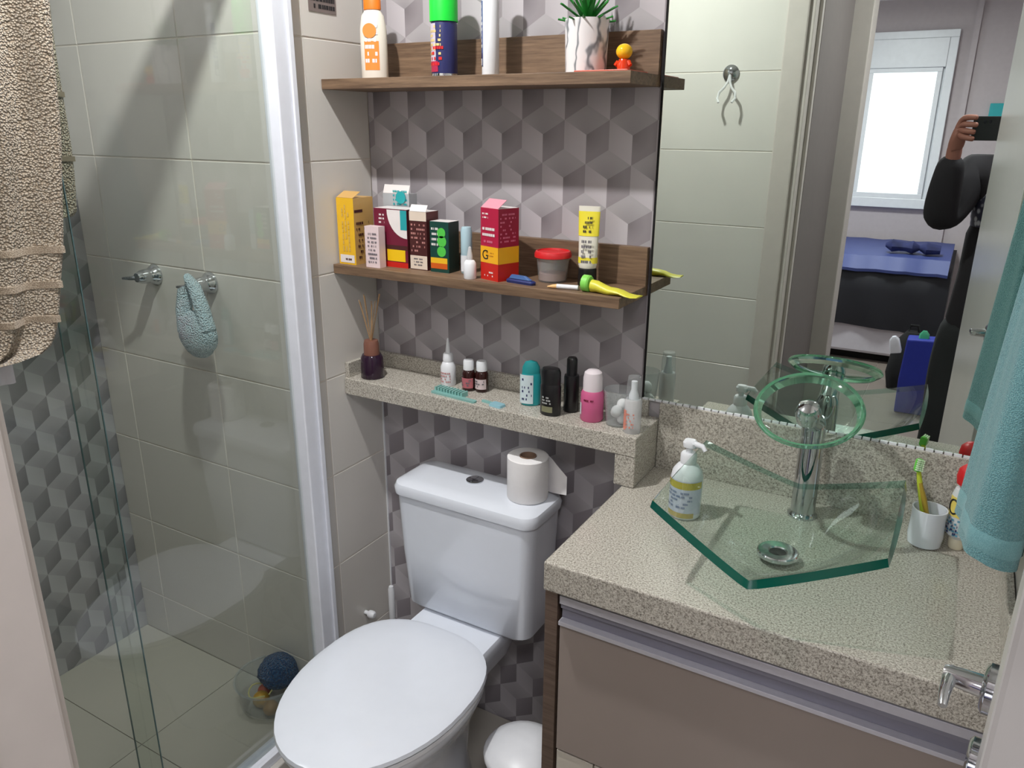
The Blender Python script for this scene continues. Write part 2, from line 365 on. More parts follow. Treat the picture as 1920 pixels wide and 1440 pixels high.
# ceiling lamp
cl = thing('ceiling_lamp', 'round white ceiling lamp over the toilet', 'lamp', (.30, -.72, H))
obj('lamp_base', MB().lathe([(.10, -.001), (.10, -.012), (.09, -.014)], 32), white_m, cl, smooth=True)
obj('lamp_shade', MB().lathe([(.088, -.014), (.088, -.024), (.075, -.032), (.0001, -.035)], 32), lamp_m, cl, smooth=True)

# ------------------------------------------------------------------ mirror, granite
mi = thing('wall_mirror', 'large wall mirror above the granite backsplash', 'mirror', (0, 0, 0))
obj('mirror_glass', B(.722, 1.408, -.006, -.001, 1.050, 2.3), mirror_m, mi)
obj('mirror_edge', B(.7185, .722, -.008, -.001, 1.048, 2.3), dark_m, mi)
e = MB()
for k in range(46):     # uneven sealant along the lower edge
    x = .72 + k * .015; e.box(x, x + .0125, -.009, -.002, 1.046 + random.uniform(0, .0015), 1.0505 + random.uniform(0, .0015))
obj('sealant', e, white_m, mi)
gs = thing('granite_shelf', 'long speckled granite shelf above the toilet', 'shelf')
obj('shelf_slab', B(0.001, .76, -.14, -.001, .968, 1.01), granite_m, gs, bevel=.002)
obj('upstand', B(0.001, .735, -.012, -.001, 1.01, 1.047), granite_m, gs, bevel=.001)
obj('upstand', B(0.001, .013, -.135, -.012, 1.01, 1.047), granite_m, gs, bevel=.001)
obj('support_leg', B(.716, .76, -.139, -.001, .901, .968), granite_m, gs, bevel=.002)
ct = thing('granite_countertop', 'speckled beige granite countertop under the glass basin', 'countertop')
obj('slab', B(.733, 1.408, -.476, -.001, .845, .90), granite_m, ct, bevel=.003)
obj('backsplash', B(.761, 1.408, -.014, -.001, .90, 1.047), granite_m, ct, bevel=.001)
obj('side_splash', B(1.398, 1.408, -.47, -.014, .90, .955), granite_m, ct, bevel=.001)

# ------------------------------------------------------------------ vanity cabinet
cb = thing('vanity_cabinet', 'taupe bathroom cabinet with aluminium rail under the countertop', 'cabinet')
obj('body', B(.748, 1.405, -.425, -.004, .22, .843), cabside_m, cb)
obj('side_panel', B(.719, .744, -.44, -.004, .22, .843), cabside_m, cb, bevel=.001)
dr = obj('drawer', B(.752, 1.404, -.445, -.425, .490, .766), taupe_m, cb, bevel=.001)
obj('door', B(.752, .826, -.442, -.425, .225, .484), offwhite_m, cb, bevel=.001)
obj('door', B(.829, 1.404, -.442, -.425, .225, .484), offwhite_m, cb, bevel=.001)
rl = MB().box(.752, 1.404, -.449, -.427, .808, .824).box(.752, 1.404, -.452, -.43, .766, .774)
rl.box(.752, 1.404, -.437, -.428, .774, .808, 1).box(.752, 1.404, -.443, -.428, .796, .808, 1)
obj('handle_rail', rl, [alu_m, alud_m], cb, bevel=.0008)
obj('shadow_gap', B(.745, 1.404, -.425, -.40, .824, .8445), dark_m, cb)  # dark strip under the slab, the gap's shade put in as colour

# ------------------------------------------------------------------ wooden shelves
for zt, lab in ((1.69, 'upper dark oak wall shelf holding the potted plant'), (1.29, 'lower dark oak wall shelf crowded with medicine boxes')):
    s = thing('wall_shelf', lab, 'shelf', (0, 0, 0), 0, 'oak shelves over the toilet')
    obj('shelf_board', B(.001, .714, -.152, -.001, zt - .021, zt), wood_m, s, bevel=.0008)
    obj('back_board', B(.015, .714, -.016, -.001, zt, zt + .078), wood_m, s, bevel=.0008)

# ------------------------------------------------------------------ shower enclosure
sh = thing('shower_screen', 'sliding glass shower screen with white profiles', 'shower screen')
obj('wall_profile', MB().box(-.014, .028, -.306, -.252, .142, 2.03), whitealu_m, sh, bevel=.003)
obj('wall_profile_lip', B(.028, .033, -.268, -.256, .142, 2.03), whitealu_m, sh, bevel=.001)
obj('header_rail', B(-.022, .04, -1.262, -.252, 2.03, 2.085), whitealu_m, sh, bevel=.003)
obj('bottom_rail', MB().box(-.018, .034, -1.262, -.252, .142, .150).box(.024, .034, -1.262, -.252, .150, .166).box(-.018, -.01, -1.262, -.252, .150, .162), whitealu_m, sh, bevel=.001)
obj('fixed_panel', B(-.006, 0, -.800, -.285, .150, 2.035), [glass_m], sh)
obj('sliding_panel', B(.014, .020, -1.26, -.767, .150, 2.035), [glass_m], sh)
geb = plain('pane_edge', (84, 108, 110), .2)
obj('pane_edge', B(-.0022, .0004, -.802, -.8002, .150, 2.035), geb, sh)
obj('pane_edge', B(.0178, .0204, -.7668, -.765, .150, 2.035), geb, sh)

# shower valves
def valve(x, lab):
    v_ = thing('shower_valve', lab, 'tap', (x, -.3005, 1.245), 0, 'chrome shower taps')
    M = rot(90, 0, 0)
    obj('flange', MB().lathe([(.026, 0), (.026, .004), (.020, .012), (.017, .020), (.0165, .022)], 24, M=M), chrome_m, v_, smooth=True)
    obj('handle', MB().lathe([(.017, .022), (.018, .026), (.016, .040), (.011, .052), (.0001, .055)], 20, M=M), chrome_m, v_, smooth=True)
    obj('lever', MB().tube([(0, -.045, 0), (-.018, -.056, -.002), (-.042, -.060, -.004)], [.007, .0055, .003], 8), chrome_m, v_, smooth=True)
valve(-.444, 'left chrome shower tap with bare pointed lever')
valve(-.246, 'right chrome shower tap holding the pale blue glove')
gl = thing('bath_glove', 'pale blue fluffy bath mitt hanging from the right shower tap', 'glove', (-.225, -.368, 1.142))
fm_ = terry('mitt_fluff', (226, 240, 246), (176, 200, 210), 300, 1, .006)
mb = MB(); rs = []
for i in range(13):
    z = -.055 + .105 * i / 12; q = sin(pi * (i + .6) / 13.2) ** .5
    rs.append([((.058 * q + .006 * noise.noise(Vector((j * .9, i * .7, 3)))) * cos(2 * pi * j / 20), (.028 * q + .005 * noise.noise(Vector((j * .8, i, 9)))) * sin(2 * pi * j / 20), z) for j in range(20)])
mb.rings(rs); obj('mitt_body', mb, fm_, gl, smooth=True)
obj('strap', MB().tube([(-.036, -.004, .0), (-.038, .0, .05), (-.034, .006, .095), (-.022, .010, .122), (-.004, .008, .105), (.022, .002, .06), (.040, -.002, .01)], [.018, .018, .016, .013, .015, .017, .018], 10), fm_, gl, smooth=True)

# bucket with bath toys inside the shower
bk = thing('bath_basket', 'clear plastic basket of bath things on the shower floor', 'basket', (-.128, -.355, .136))
obj('basket_wall', MB().lathe([(.062, .0), (.078, .02), (.086, .085), (.089, .09), (.086, .09), (.075, .022), (.06, .004), (.0001, .004)], 28, caps=False), clear_m, bk, smooth=True)
obj('rim', MB().tube([(.088 * cos(a * pi / 12), .088 * sin(a * pi / 12), .09) for a in range(25)], .0035, 6), clear_m, bk, smooth=True)
sp = thing('bath_puff', 'round dark blue mesh bath puff on top of the basket', 'sponge', (-.115, -.335, .235))
mb = MB(); rs = []
for i in range(15):
    th = pi * i / 14; rs.append([((.052 + .010 * noise.noise(Vector((i * .9, j * .9, 1)))) * sin(th) * cos(j * pi / 12) if 0 < i < 14 else 0, (.052 + .010 * noise.noise(Vector((i * .9, j * .9, 5)))) * sin(th) * sin(j * pi / 12) if 0 < i < 14 else 0, -.044 * cos(th)) for j in range(24)])
mb.rings(rs, caps=False); obj('puff_body', mb, terry('puff_mesh', (10, 110, 170), (4, 56, 104), 240, 1, .008), sp, smooth=True)
obj('cord_loop', MB().tube([(.03 * cos(a * pi / 8) - .01, .03 * sin(a * pi / 8) - .055, -.028 + .004 * sin(a)) for a in range(16)], .002, 6), col('cream_cord', (196, 190, 130)), sp, smooth=True)
for (x, y, z, c, lab, r) in ((-.145, -.375, .160, (196, 150, 40), 'mustard yellow ball in the bath basket', .022), (-.10, -.385, .160, (170, 120, 30), 'ochre ball at the front of the bath basket', .02), (-.165, -.345, .158, (176, 84, 60), 'brick red ball in the bath basket', .018)):
    tag(obj('toy_ball', MB().lathe([(max(.0001, r * sin(pi * k / 10)), -r * cos(pi * k / 10)) for k in range(11)], 18), col('ball%d' % c[1], c), None, (x, y, z), smooth=True), lab, 'ball', 'balls in the bath basket')

# ------------------------------------------------------------------ toilet
to = thing('toilet', 'white close coupled toilet with closed lid', 'toilet', (.355, 0, .05))
def TX(a): return a - .355
obj('tank', MB().rrect([(.395, TX(.200), TX(.520), -.155, -.035, .03), (.41, TX(.186), TX(.534), -.168, -.032, .032), (.56, TX(.178), TX(.544), -.177, -.028, .03), (.712, TX(.172), TX(.549), -.182, -.026, .03)]), ceram_m, to, smooth=True)
obj('tank_lid', MB().rrect([(.712, TX(.167), TX(.554), -.188, -.022, .032), (.728, TX(.165), TX(.556), -.190, -.020, .034), (.738, TX(.169), TX(.552), -.186, -.024, .034), (.744, TX(.182), TX(.539), -.172, -.036, .03), (.746, TX(.21), TX(.51), -.15, -.055, .02)], 7), ceram_m, to, smooth=True)
obj('flush_button', MB().lathe([(.021, .7455), (.021, .749), (.018, .7505), (.0001, .7505)], 24, M=rot(0, 0, 0, (TX(.345), -.088, 0))).box(TX(.344), TX(.346), -.105, -.071, .7505, .7512), chrome_m, to, smooth=True)
def egg(cx, cy, a, bf, bb, z, n=48):
    r = []
    for k in range(n):
        th = 2 * pi * k / n; c, s = cos(th), sin(th)
        e_ = 2.0 if s < 0 else 2.7
        x = a * (abs(c) ** (2 / e_)) * (1 if c > 0 else -1); y = (bf if s < 0 else bb) * (abs(s) ** (2 / e_)) * (1 if s > 0 else -1)
        r.append((cx + x, cy + y, z))
    return r
ex = TX(.345)
obj('seat_lid', MB().rings([egg(ex, -.44, .186, .262, .205, .405), egg(ex, -.44, .192, .268, .211, .411), egg(ex, -.44, .190, .266, .209, .419), egg(ex, -.44, .176, .25, .195, .4245), egg(ex, -.44, .12, .17, .13, .4275), egg(ex, -.44, .04, .05, .04, .428)]), ceram_m, to, smooth=True)
obj('seat_ring', MB().rings([egg(ex, -.44, .178, .25, .2, .388), egg(ex, -.44, .187, .262, .206, .392), egg(ex, -.44, .187, .262, .206, .402), egg(ex, -.44, .180, .255, .2, .404)]), white_m, to, smooth=True)
obj('bowl', MB().rings([egg(ex, -.33, .10, .14, .12, .002), egg(ex, -.33, .105, .15, .13, .02), egg(ex, -.34, .095, .16, .12, .12), egg(ex, -.37, .115, .19, .15, .24), egg(ex, -.42, .16, .23, .2, .33), egg(ex, -.44, .180, .252, .22, .37), egg(ex, -.44, .182, .255, .22, .387)]), ceram_m, to, smooth=True)
obj('platform', MB().rrect([(.30, TX(.27), TX(.44), -.26, -.07, .03), (.36, TX(.235), TX(.460), -.29, -.055, .03), (.386, TX(.232), TX(.463), -.30, -.05, .03), (.395, TX(.236), TX(.459), -.29, -.053, .03)]), ceram_m, to, smooth=True)
# paper roll
pr = thing('toilet_roll', 'white toilet paper roll standing on the toilet tank', 'toilet paper', (.492, -.095, .797))
paper_m = plain('tissue', (242, 240, 240), .95, bump=.5, bs=500)
obj('paper', MB().lathe([(.019, 0), (.046, 0), (.047, .002), (.047, .098), (.045, .10), (.021, .10), (.019, .098), (.019, 0)], 32, caps=False), paper_m, pr, smooth=True)
obj('core', MB().lathe([(.0188, .001), (.0188, .101), (.0172, .101), (.0172, .001), (.0188, .001)], 24, caps=False), plain('cardboard', (150, 122, 104), .9), pr, smooth=True)
mb = MB(); a = [(.020, .0425), (.044, .032), (.066, .022), (.092, .012)]
fl_ = [[(x, y, z) for z in (.002 + max(0, x - .03) * .28, .096 - max(0, x - .03) * .52)] for x, y in a]
rs = [[(x, y, z0), (x, y + .001, z0), (x, y + .001, z1), (x, y, z1)] for ((x, y, z0), (_, _, z1)) in fl_]
mb.rings(rs); obj('loose_sheet', mb, paper_m, pr)
# bin, brush, plug
bn = thing('waste_bin', 'white lidded waste bin between toilet and cabinet', 'bin', (.617, -.325, .05))
obj('bin_body', MB().lathe([(.066, 0), (.068, .004), (.080, .255), (.082, .26)], 32), white_m, bn, smooth=True)
obj('bin_lid', MB().lathe([(.086, .258), (.087, .268), (.083, .275), (.06, .288), (.03, .296), (.0001, .298)], 32), white_m, bn, smooth=True)
br = thing('toilet_brush', 'white toilet brush handle standing in the corner behind the toilet', 'brush', (.042, -.052, .05))
obj('brush_holder', MB().lathe([(.03, 0), (.032, .004), (.028, .10), (.020, .115), (.0001, .115)], 20), white_m, br, smooth=True)
obj('handle', MB().lathe([(.006, .115), (.006, .22), (.009, .235), (.009, .325), (.006, .335), (.0001, .336)], 14), white_m, br, smooth=True)
pg = thing('water_valve', 'small white water stop on the tiled shaft wall', 'valve', (.0005, -.116, .325))
obj('stem', MB().lathe([(.006, 0), (.006, .016)], 12, M=rot(0, 90, 0)), white_m, pg, smooth=True)
obj('knob', MB().lathe([(.010, .014), (.011, .017), (.011, .028), (.007, .033), (.0001, .034)], 14, M=rot(0, 90, 0)), white_m, pg, smooth=True)
st = thing('wall_sticker', 'small brown sticker with black print at the top of the shaft wall', 'sticker', (.0005, -.175, 1.822))
obj('sticker_plate', B(0, .0012, 0, .082, 0, .05), plain('sticker', (122, 110, 106), .5), st)
marks('print', st, (.0012, .004, .004), (0, 1, 0), (0, 0, 1), .074, .042, 3, black_m, .0004, .85, .6)

# ------------------------------------------------------------------ glass basin + faucet
bs = thing('glass_basin', 'square clear green glass basin with raised corners', 'basin', (1.072, -.30, .90))
N = 28
def basin(u, v):
    au = abs(u); av = abs(v); p = 2.2 - 1.1 * av
    x = .168 * u; y = .142 * v + (-1 if v < 0 else 1) * .052 * (1 - au) * av ** 3 * (1 if v < 0 else .6)
    zc = .012 + .066 * av ** 2.2
    z = zc + .006 + (.139 - zc) * au ** p
    return Vector((x, y, z))
mb = MB(); th = .016; idx = {}
for s_ in (0, 1):
    for i in range(N + 1):
        for j in range(N + 1):
            u, v = i / N * 2 - 1, j / N * 2 - 1; P = basin(u, v)
            if s_:
                e1 = basin(min(1, u + .02), v) - basin(max(-1, u - .02), v); e2 = basin(u, min(1, v + .02)) - basin(u, max(-1, v - .02))
                nn = e1.cross(e2).normalized(); P = P - (nn * .65 + Vector((0, 0, .35))) * (th * .85)
                P.z = max(P.z, .0015)
            idx[s_, i, j] = len(mb.v); mb.v.append(tuple(P))
for i in range(N):
    for j in range(N):
        a = [idx[0, i, j], idx[0, i + 1, j], idx[0, i + 1, j + 1], idx[0, i, j + 1]]; b = [idx[1, i, j], idx[1, i, j + 1], idx[1, i + 1, j + 1], idx[1, i + 1, j]]
        mb.f += [tuple(a), tuple(b)]; mb.mi += [0, 0]
for i in range(N):
    for q in (0, N):
        mb.f += [(idx[0, i, q], idx[0, i + 1, q], idx[1, i + 1, q], idx[1, i, q]), (idx[0, q, i], idx[0, q, i + 1], idx[1, q, i + 1], idx[1, q, i])]; mb.mi += [1, 2]
t = NT('side_edge'); t.b.inputs['Base Color'].default_value = lin((58, 132, 122)); t.b.inputs['Roughness'].default_value = .15; t.b.inputs['Transmission Weight'].default_value = .45
obj('bowl', mb, [bglass_m, edge_m, t.m], bs, smooth=True)
obj('drain', MB().lathe([(.014, .0165), (.016, .0185), (.032, .0195), (.034, .0175), (.034, .012)], 32, caps=False), chrome_m, bs, loc=(.0, .03, 0), smooth=True)
obj('drain_hole', MB().lathe([(.0145, .013), (.0145, .0165), (.0001, .0165)], 20), black_m, bs, loc=(.0, .03, 0))
fc = thing('basin_faucet', 'chrome column faucet with a tilted round glass disc', 'faucet', (1.077, -.077, .90))
obj('column', MB().lathe([(.027, 0), (.027, .004), (.023, .008), (.022, .012), (.0215, .18), (.020, .19), (.015, .20), (.0001, .20)], 28), chrome_m, fc, smooth=True)
Md = rot(27, 0, 0, (-.004, -.064, .222))
obj('spout_neck', MB().tube([(0, 0, .185), (-.001, -.02, .198), (-.003, -.045, .210), (-.004, -.062, .220)], [.019, .018, .016, .016], 16), chrome_m, fc, smooth=True)
dp = MB().lathe([(.018, -.006), (.05, -.005), (.075, .001), (.088, .010)], 48, caps=False, M=Md, mi=0)
dp.lathe([(.014, .003), (.05, .005), (.072, .010), (.084, .0175)], 48, caps=False, M=Md, mi=0)
dp.lathe([(.088, .010), (.0915, .014), (.089, .019), (.084, .0175)], 48, caps=False, M=Md, mi=1)
dp.lathe([(.078, .0035), (.088, .0098)], 48, caps=False, M=Md, mi=1)
obj('glass_disc', dp, [bglass_m, dedge_m], fc, smooth=True)
obj('disc_cap', MB().lathe([(.020, -.012), (.022, .003), (.022, .010), (.017, .022), (.008, .027), (.0001, .028)], 24, M=Md), chrome_m, fc, smooth=True)

# ------------------------------------------------------------------ small things: bottles etc.
def bottle(name, label, cat, x, y, z, parts, group=None, sx=1, sy=1, rz=0):
    o = thing(name, label, cat, (x, y, z), rz, group)
    for nm, prof, mt in parts:
        obj(nm, MB().lathe(prof, 24, sx, sy), mt, o, smooth=True)
    return o
def curved_marks(parent, r, z0, z1, a0, a1, rows, mat, sx=1, sy=1, name='print', dens=.75):
    mb = MB(); rh = (z1 - z0) / rows
    for k in range(rows):
        a = a0
        while a < a1:
            l = random.uniform(.1, .25) * (a1 - a0)
            if random.random() < dens:
                b = min(a + l * .8, a1); m = (a + b) / 2
                zz0 = z0 + rh * (k + .2); zz1 = z0 + rh * (k + .75)
                pts = [((r + .0006) * cos(radians(q)) * sx, (r + .0006) * sin(radians(q)) * sy) for q in (a, m, b)]
                mb.add([(px, py, zz0) for px, py in pts] + [(px, py, zz1) for px, py in pts], [(0, 1, 4, 3), (1, 2, 5, 4)])
            a += l
    if mb.v: obj(name, mb, mat, parent)
def wrap(parent, r, z0, z1, a0, a1, mat, name='paper_label', sx=1, sy=1, shape=None):
    mb = MB(); n = 12; vs = []
    for i in range(n + 1):
        a = radians(a0 + (a1 - a0) * i / n); vs += [((r + .0005) * cos(a) * sx, (r + .0005) * sin(a) * sy, z) for z in (z0, z1)]
    mb.add(vs, [(2 * i, 2 * i + 2, 2 * i + 3, 2 * i + 1) for i in range(n)]); return obj(name, mb, mat, parent, smooth=True)
def C(n, *c): return col(n, c)
orange = C('orange_plastic', 232, 122, 30); green = C('neon_green_plastic', 20, 215, 60); navy = C('navy_print', 40, 44, 96)
redm = C('red_plastic', 205, 30, 36); yel = C('yellow_card', 236, 186, 40); pinkm = C('pink_plastic', 204, 96, 140); tealp = C('teal_plastic', 40, 160, 165)
whitecard = C('white_card', 232, 226, 224); amber = col('amber_glass', (46, 16, 14), .1); creamp = C('cream_plastic', 228, 220, 208)
burg = C('burgundy_card', 112, 26, 52); crim = C('crimson_card', 176, 22, 62); redc = C('red_card', 196, 34, 24); dgreen = C('dark_green_card', 20, 66, 58)
lgreen = C('light_green_print', 84, 196, 76); tanc = C('tan_card', 206, 164, 98); brown = C('dark_brown_card', 74, 34, 34); greyp = C('grey_print', 110, 106, 112); gold = C('gold_print', 214, 176, 90)
purple = C('purple_print', 84, 50, 120); orp = C('orange_print', 236, 140, 60)
Z1, Z2, Z3, Z4 = 1.69, 1.29, 1.01, .90
# upper shelf
o = bottle('sunscreen_bottle', 'white sunscreen bottle with orange cap at the left end of the upper shelf', 'bottle', .10, -.09, Z1,
           [('bottle_body', [(.0275, 0), (.029, .003), (.029, .075), (.0285, .10), (.024, .125), (.017, .135), (.015, .137)], creamp), ('cap', [(.0185, .137), (.0185, .165), (.016, .169), (.0001, .169)], orange)], sy=.62, rz=25)
wrap(o, .029, .018, .075, -125, -60, orp, 'printed_label', sy=.62)
mb = MB().lathe([(.0145, 0), (.0145, .001), (.0001, .001)], 24, M=rot(90, 0, 0, (-.004, -.0178, .095))); obj('printed_sun', mb, orp, o)
curved_marks(o, .0295, .03, .112, -120, -65, 6, white_m, sy=.62)
o = bottle('spray_can', 'dark purple spray can with neon green cap on the upper shelf', 'spray can', .282, -.09, Z1,
           [('can_body', [(.024, 0), (.0255, .002), (.0265, .006), (.0265, .100), (.025, .106), (.022, .108)], navy), ('cap', [(.0285, .104), (.0285, .172), (.026, .178), (.0001, .179)], green), ('base_rim', [(.0268, .0005), (.0272, .004), (.0268, .007)], chrome_m)])
wrap(o, .0266, .010, .10, -150, -95, C('lilac_print', 196, 186, 200), 'printed_panel'); wrap(o, .0268, .010, .03, -135, -85, C('magenta_print', 170, 34, 70), 'printed_panel')
curved_marks(o, .027, .04, .098, -150, -70, 7, C('pale_yellow_print', 220, 196, 130)); curved_marks(o, .0271, .02, .06, -140, -60, 4, redm, dens=.5)
o = bottle('hair_mousse_tube', 'tall narrow white cosmetic tube with blue stripe on the upper shelf', 'bottle', .392, -.09, Z1,
           [('tube_body', [(.0155, 0), (.017, .003), (.017, .15), (.015, .156)], white_m), ('cap', [(.0165, .156), (.0165, .18), (.0001, .182)], white_m)])
wrap(o, .0171, .042, .135, -150, -118, C('slate_blue_print', 78, 96, 150), 'printed_stripe'); wrap(o, .0172, .018, .042, -150, -118, navy, 'printed_stripe'); wrap(o, .0173, .020, .032, -146, -126, white_m, 'printed_box')
curved_marks(o, .0174, .05, .13, -148, -120, 8, white_m, dens=.6)
# potted plant
pp = thing('potted_succulent', 'green spiky artificial plant in white marbled pot', 'plant', (.592, -.075, Z1))
t = NT('marbled_ceramic'); v = t.coord(scale=(1, 1, .6)); w_ = t.n('ShaderNodeTexWave'); w_.inputs['Scale'].default_value = 9; w_.inputs['Distortion'].default_value = 9; w_.inputs['Detail'].default_value = 3; w_.inputs['Detail Scale'].default_value = 2; t.l(v, w_.inputs['Vector'])
t.l(t.ramp(w_.outputs['Fac'], [(.0, lin((120, 122, 126))), (.10, lin((206, 206, 208))), (.22, lin((226, 222, 222)))]), t.b.inputs['Base Color']); t.b.inputs['Roughness'].default_value = .25
obj('pot', MB().lathe([(.036, 0), (.038, .002), (.041, .09), (.041, .094), (.037, .094), (.035, .08), (.0001, .08)], 32), t.m, pp, smooth=True)
leafm = plain('leaf_green', (34, 120, 44), .45, var=.35, vs=60); lm = []
def leafmesh(L_):
    mb = MB(); rs = []
    for k in range(6):
        q = k / 5; w_ = .0062 * (1 - q) ** .6 + .0004; x = L_ * q
        rs.append([(x, -w_, .0), (x, 0, -.0012), (x, w_, 0), (x, 0, .0022)])
    return mb.rings(rs)
for ring, (n, tilt, L_) in enumerate(((10, 12, .055), (10, 30, .062), (9, 48, .066), (7, 65, .07), (4, 80, .07))):
    first = None
    for k in range(n):
        if first is None:
            lo = obj('leaf', leafmesh(L_), leafm, pp, smooth=True); first = lo
        else: lo = bpy.data.objects.new('leaf', first.data); COL.objects.link(lo); lo.parent = pp
        lo.location = (0, 0, .084 + ring * .003); lo.rotation_euler = (0, radians(-tilt + random.uniform(-5, 5)), 2 * pi * (k + ring * .5) / n + random.uniform(-.1, .1))
# toy figure
tf = thing('toy_figure', 'tiny glossy toy with round yellow head and red body', 'toy', (.668, -.075, Z1 + .003))
obj('body', MB().lathe([(.009, 0), (.012, .003), (.0125, .012), (.009, .021), (.0001, .023)], 20), col('red_orange_gloss', (214, 60, 20), .15), tf, smooth=True)
obj('head', MB().lathe([(max(.0001, .0150 * sin(pi * k / 12)), .034 - .0135 * cos(pi * k / 12)) for k in range(13)], 20), col('yellow_gloss', (240, 190, 30), .15), tf, smooth=True)
for sx_ in (-1, 1): obj('arm', MB().tube([(.010 * sx_, -.002, .017), (.015 * sx_, -.005, .010)], [.004, .0035], 8), MATS['red_orange_gloss'], tf, smooth=True)
for sx_ in (-1, 1): obj('foot', MB().lathe([(.0055, 0), (.006, .003), (.0001, .007)], 10, M=rot(0, 0, 0, (.006 * sx_, -.004, 0))), MATS['red_orange_gloss'], tf, smooth=True)
tag(obj('red_card', B(.60, .704, -.142, -.045, Z1, Z1 + .003), col('orange_red_card', (196, 84, 60)), None, bevel=.0008), 'flat orange red card lying under the toy on the upper shelf', 'card')

# cartons on the lower shelf
def carton(name, label, x0, x1, yf, d, h, mat, z=Z2, group=None, cat='box', rz=0, sidemat=None, topmat=None):
    o = thing(name, label, cat, ((x0 + x1) / 2, yf + d / 2, z), rz, group); w = x1 - x0
    mb = MB().add([(-w / 2, -d / 2, 0), (w / 2, -d / 2, 0), (w / 2, d / 2, 0), (-w / 2, d / 2, 0), (-w / 2, -d / 2, h), (w / 2, -d / 2, h), (w / 2, d / 2, h), (-w / 2, d / 2, h)],
                  [(0, 1, 5, 4)], 0)
    mb.f += [(1, 2, 6, 5), (2, 3, 7, 6), (3, 0, 4, 7), (4, 5, 6, 7), (0, 3, 2, 1)]; mb.mi += [1, 0, 1, 2, 0]
    obj('carton', mb, [mat, sidemat or mat, topmat or whitecard], o); o['_'] = 0; del o['_']; return o, w, d, h
def panel(o, w, d, mat, u0, u1, z0, z1, side='F', name='printed_panel', off=.0005):
    if side == 'F': mb = MB().add([(-w / 2 + u0, -d / 2 - off, z0), (-w / 2 + u1, -d / 2 - off, z0), (-w / 2 + u1, -d / 2 - off, z1), (-w / 2 + u0, -d / 2 - off, z1)], [(0, 1, 2, 3)])
    else: mb = MB().add([(w / 2 + off, -d / 2 + u0, z0), (w / 2 + off, -d / 2 + u1, z0), (w / 2 + off, -d / 2 + u1, z1), (w / 2 + off, -d / 2 + u0, z1)], [(0, 1, 2, 3)])
    return obj(name, mb, mat, o)
def fm_marks(o, w, d, mat, u0, u1, z0, z1, rows, side='F', vert=False, **k):
    if side == 'F': O, U = (-w / 2 + u0, -d / 2 - .0004, z0), (1, 0, 0)
    else: O, U = (w / 2 + .0004, -d / 2 + u0, z0), (0, 1, 0)
    if vert: return marks('print', o, O, (0, 0, 1), U, z1 - z0, u1 - u0, rows, mat, off=(-.0006), **k)
    return marks('print', o, O, U, (0, 0, 1), u1 - u0, z1 - z0, rows, mat, off=.0006, **k)
def flap(o, w, d, h, mat, ang=50, L_=.02):
    a = radians(ang); obj('flap', MB().box(-w / 2 + .001, w / 2 - .001, 0, L_, 0, .0008, M=Matrix.Translation((0, -d / 2 + .0005, h)) @ Matrix.Rotation(a, 4, 'X')), mat, o)
o, w, d, h = carton('yellow_carton', 'tall yellow carton with tan side at the left end of the lower shelf', .006, .056, -.135, .068, .150, yel, sidemat=tanc, topmat=tanc)
fm_marks(o, w, d, gold, .012, .038, .03, .135, 3, vert=True, dens=.9); panel(o, w, d, whitecard, .004, .046, .004, .022); fm_marks(o, w, d, brown, .02, .038, .007, .017, 1)
panel(o, w, d, brown, .002, .03, .118, .124, 'S'); fm_marks(o, w, d, brown, .006, .05, .01, .10, 7, 'S', dens=.4); flap(o, w, d, h, tanc, 25, .03)
o, w, d, h = carton('silver_packet', 'crumpled silver grey packet with teal print behind the burgundy carton', .075, .15, -.052, .030, .158, C('silver_foil', 176, 180, 184), topmat=C('silver_foil', 176, 180, 184))
mb = MB().lathe([(.014, 0), (.014, .001), (.0001, .001)], 18, M=rot(90, 0, 0, (.016, -.0172, .150))); obj('printed_dot', mb, tealp, o); fm_marks(o, w, d, tealp, .03, .07, .13, .168, 4)
flap(o, w, d, h, whitecard, 70, .02)
o, w, d, h = carton('pink_white_carton', 'slim pinkish white carton standing in front of the burgundy one', .088, .128, -.138, .022, .092, C('pale_pink_card', 226, 206, 208), topmat=C('pale_pink_card', 226, 206, 208))
fm_marks(o, w, d, greyp, .008, .034, .008, .08, 8, dens=.6)
o, w, d, h = carton('burgundy_carton', 'burgundy and white medicine carton with yellow band', .092, .185, -.108, .050, .130, burg, sidemat=C('maroon_side', 92, 40, 44))
mb = MB(); pts = [(w / 2 - .0005, .128)] + [(w / 2 - .0005 - .055 * cos(a), .128 - .062 * sin(a)) for a in [radians(k) for k in range(0, 91, 10)]]
mb.add([(px, -d / 2 - .0006, pz) for px, pz in pts], [tuple(range(len(pts)))]); obj('printed_curve', mb, whitecard, o)
panel(o, w, d, tealp, .075, .0928, .085, .128, off=.0009); panel(o, w, d, C('deep_yellow', 240, 196, 20), .035, .086, .014, .040); panel(o, w, d, redc, 0, w, 0, .012); panel(o, w, d, brown, 0, w, .040, .050)
fm_marks(o, w, d, whitecard, .012, .03, .095, .12, 3); fm_marks(o, w, d, brown, .005, .04, .006, .06, 5, 'S')
o, w, d, h = carton('brown_carton', 'dark brown and cream carton right of the burgundy one', .192, .238, -.108, .045, .128, brown, sidemat=C('brown_side', 98, 50, 50))
panel(o, w, d, C('cream_card', 222, 206, 190), 0, w, .002, .032); panel(o, w, d, C('cream_card', 222, 206, 190), 0, w, .108, .1278); fm_marks(o, w, d, C('rose_print', 186, 130, 124), .004, .042, .038, .104, 7, dens=.6); fm_marks(o, w, d, greyp, .010, .034, .008, .028, 3)
flap(o, w, d, h, whitecard, 60, .016)
o, w, d, h = carton('green_carton', 'dark green medicine carton with light green dots', .247, .296, -.108, .040, .110, dgreen, sidemat=C('green_side', 12, 44, 40))
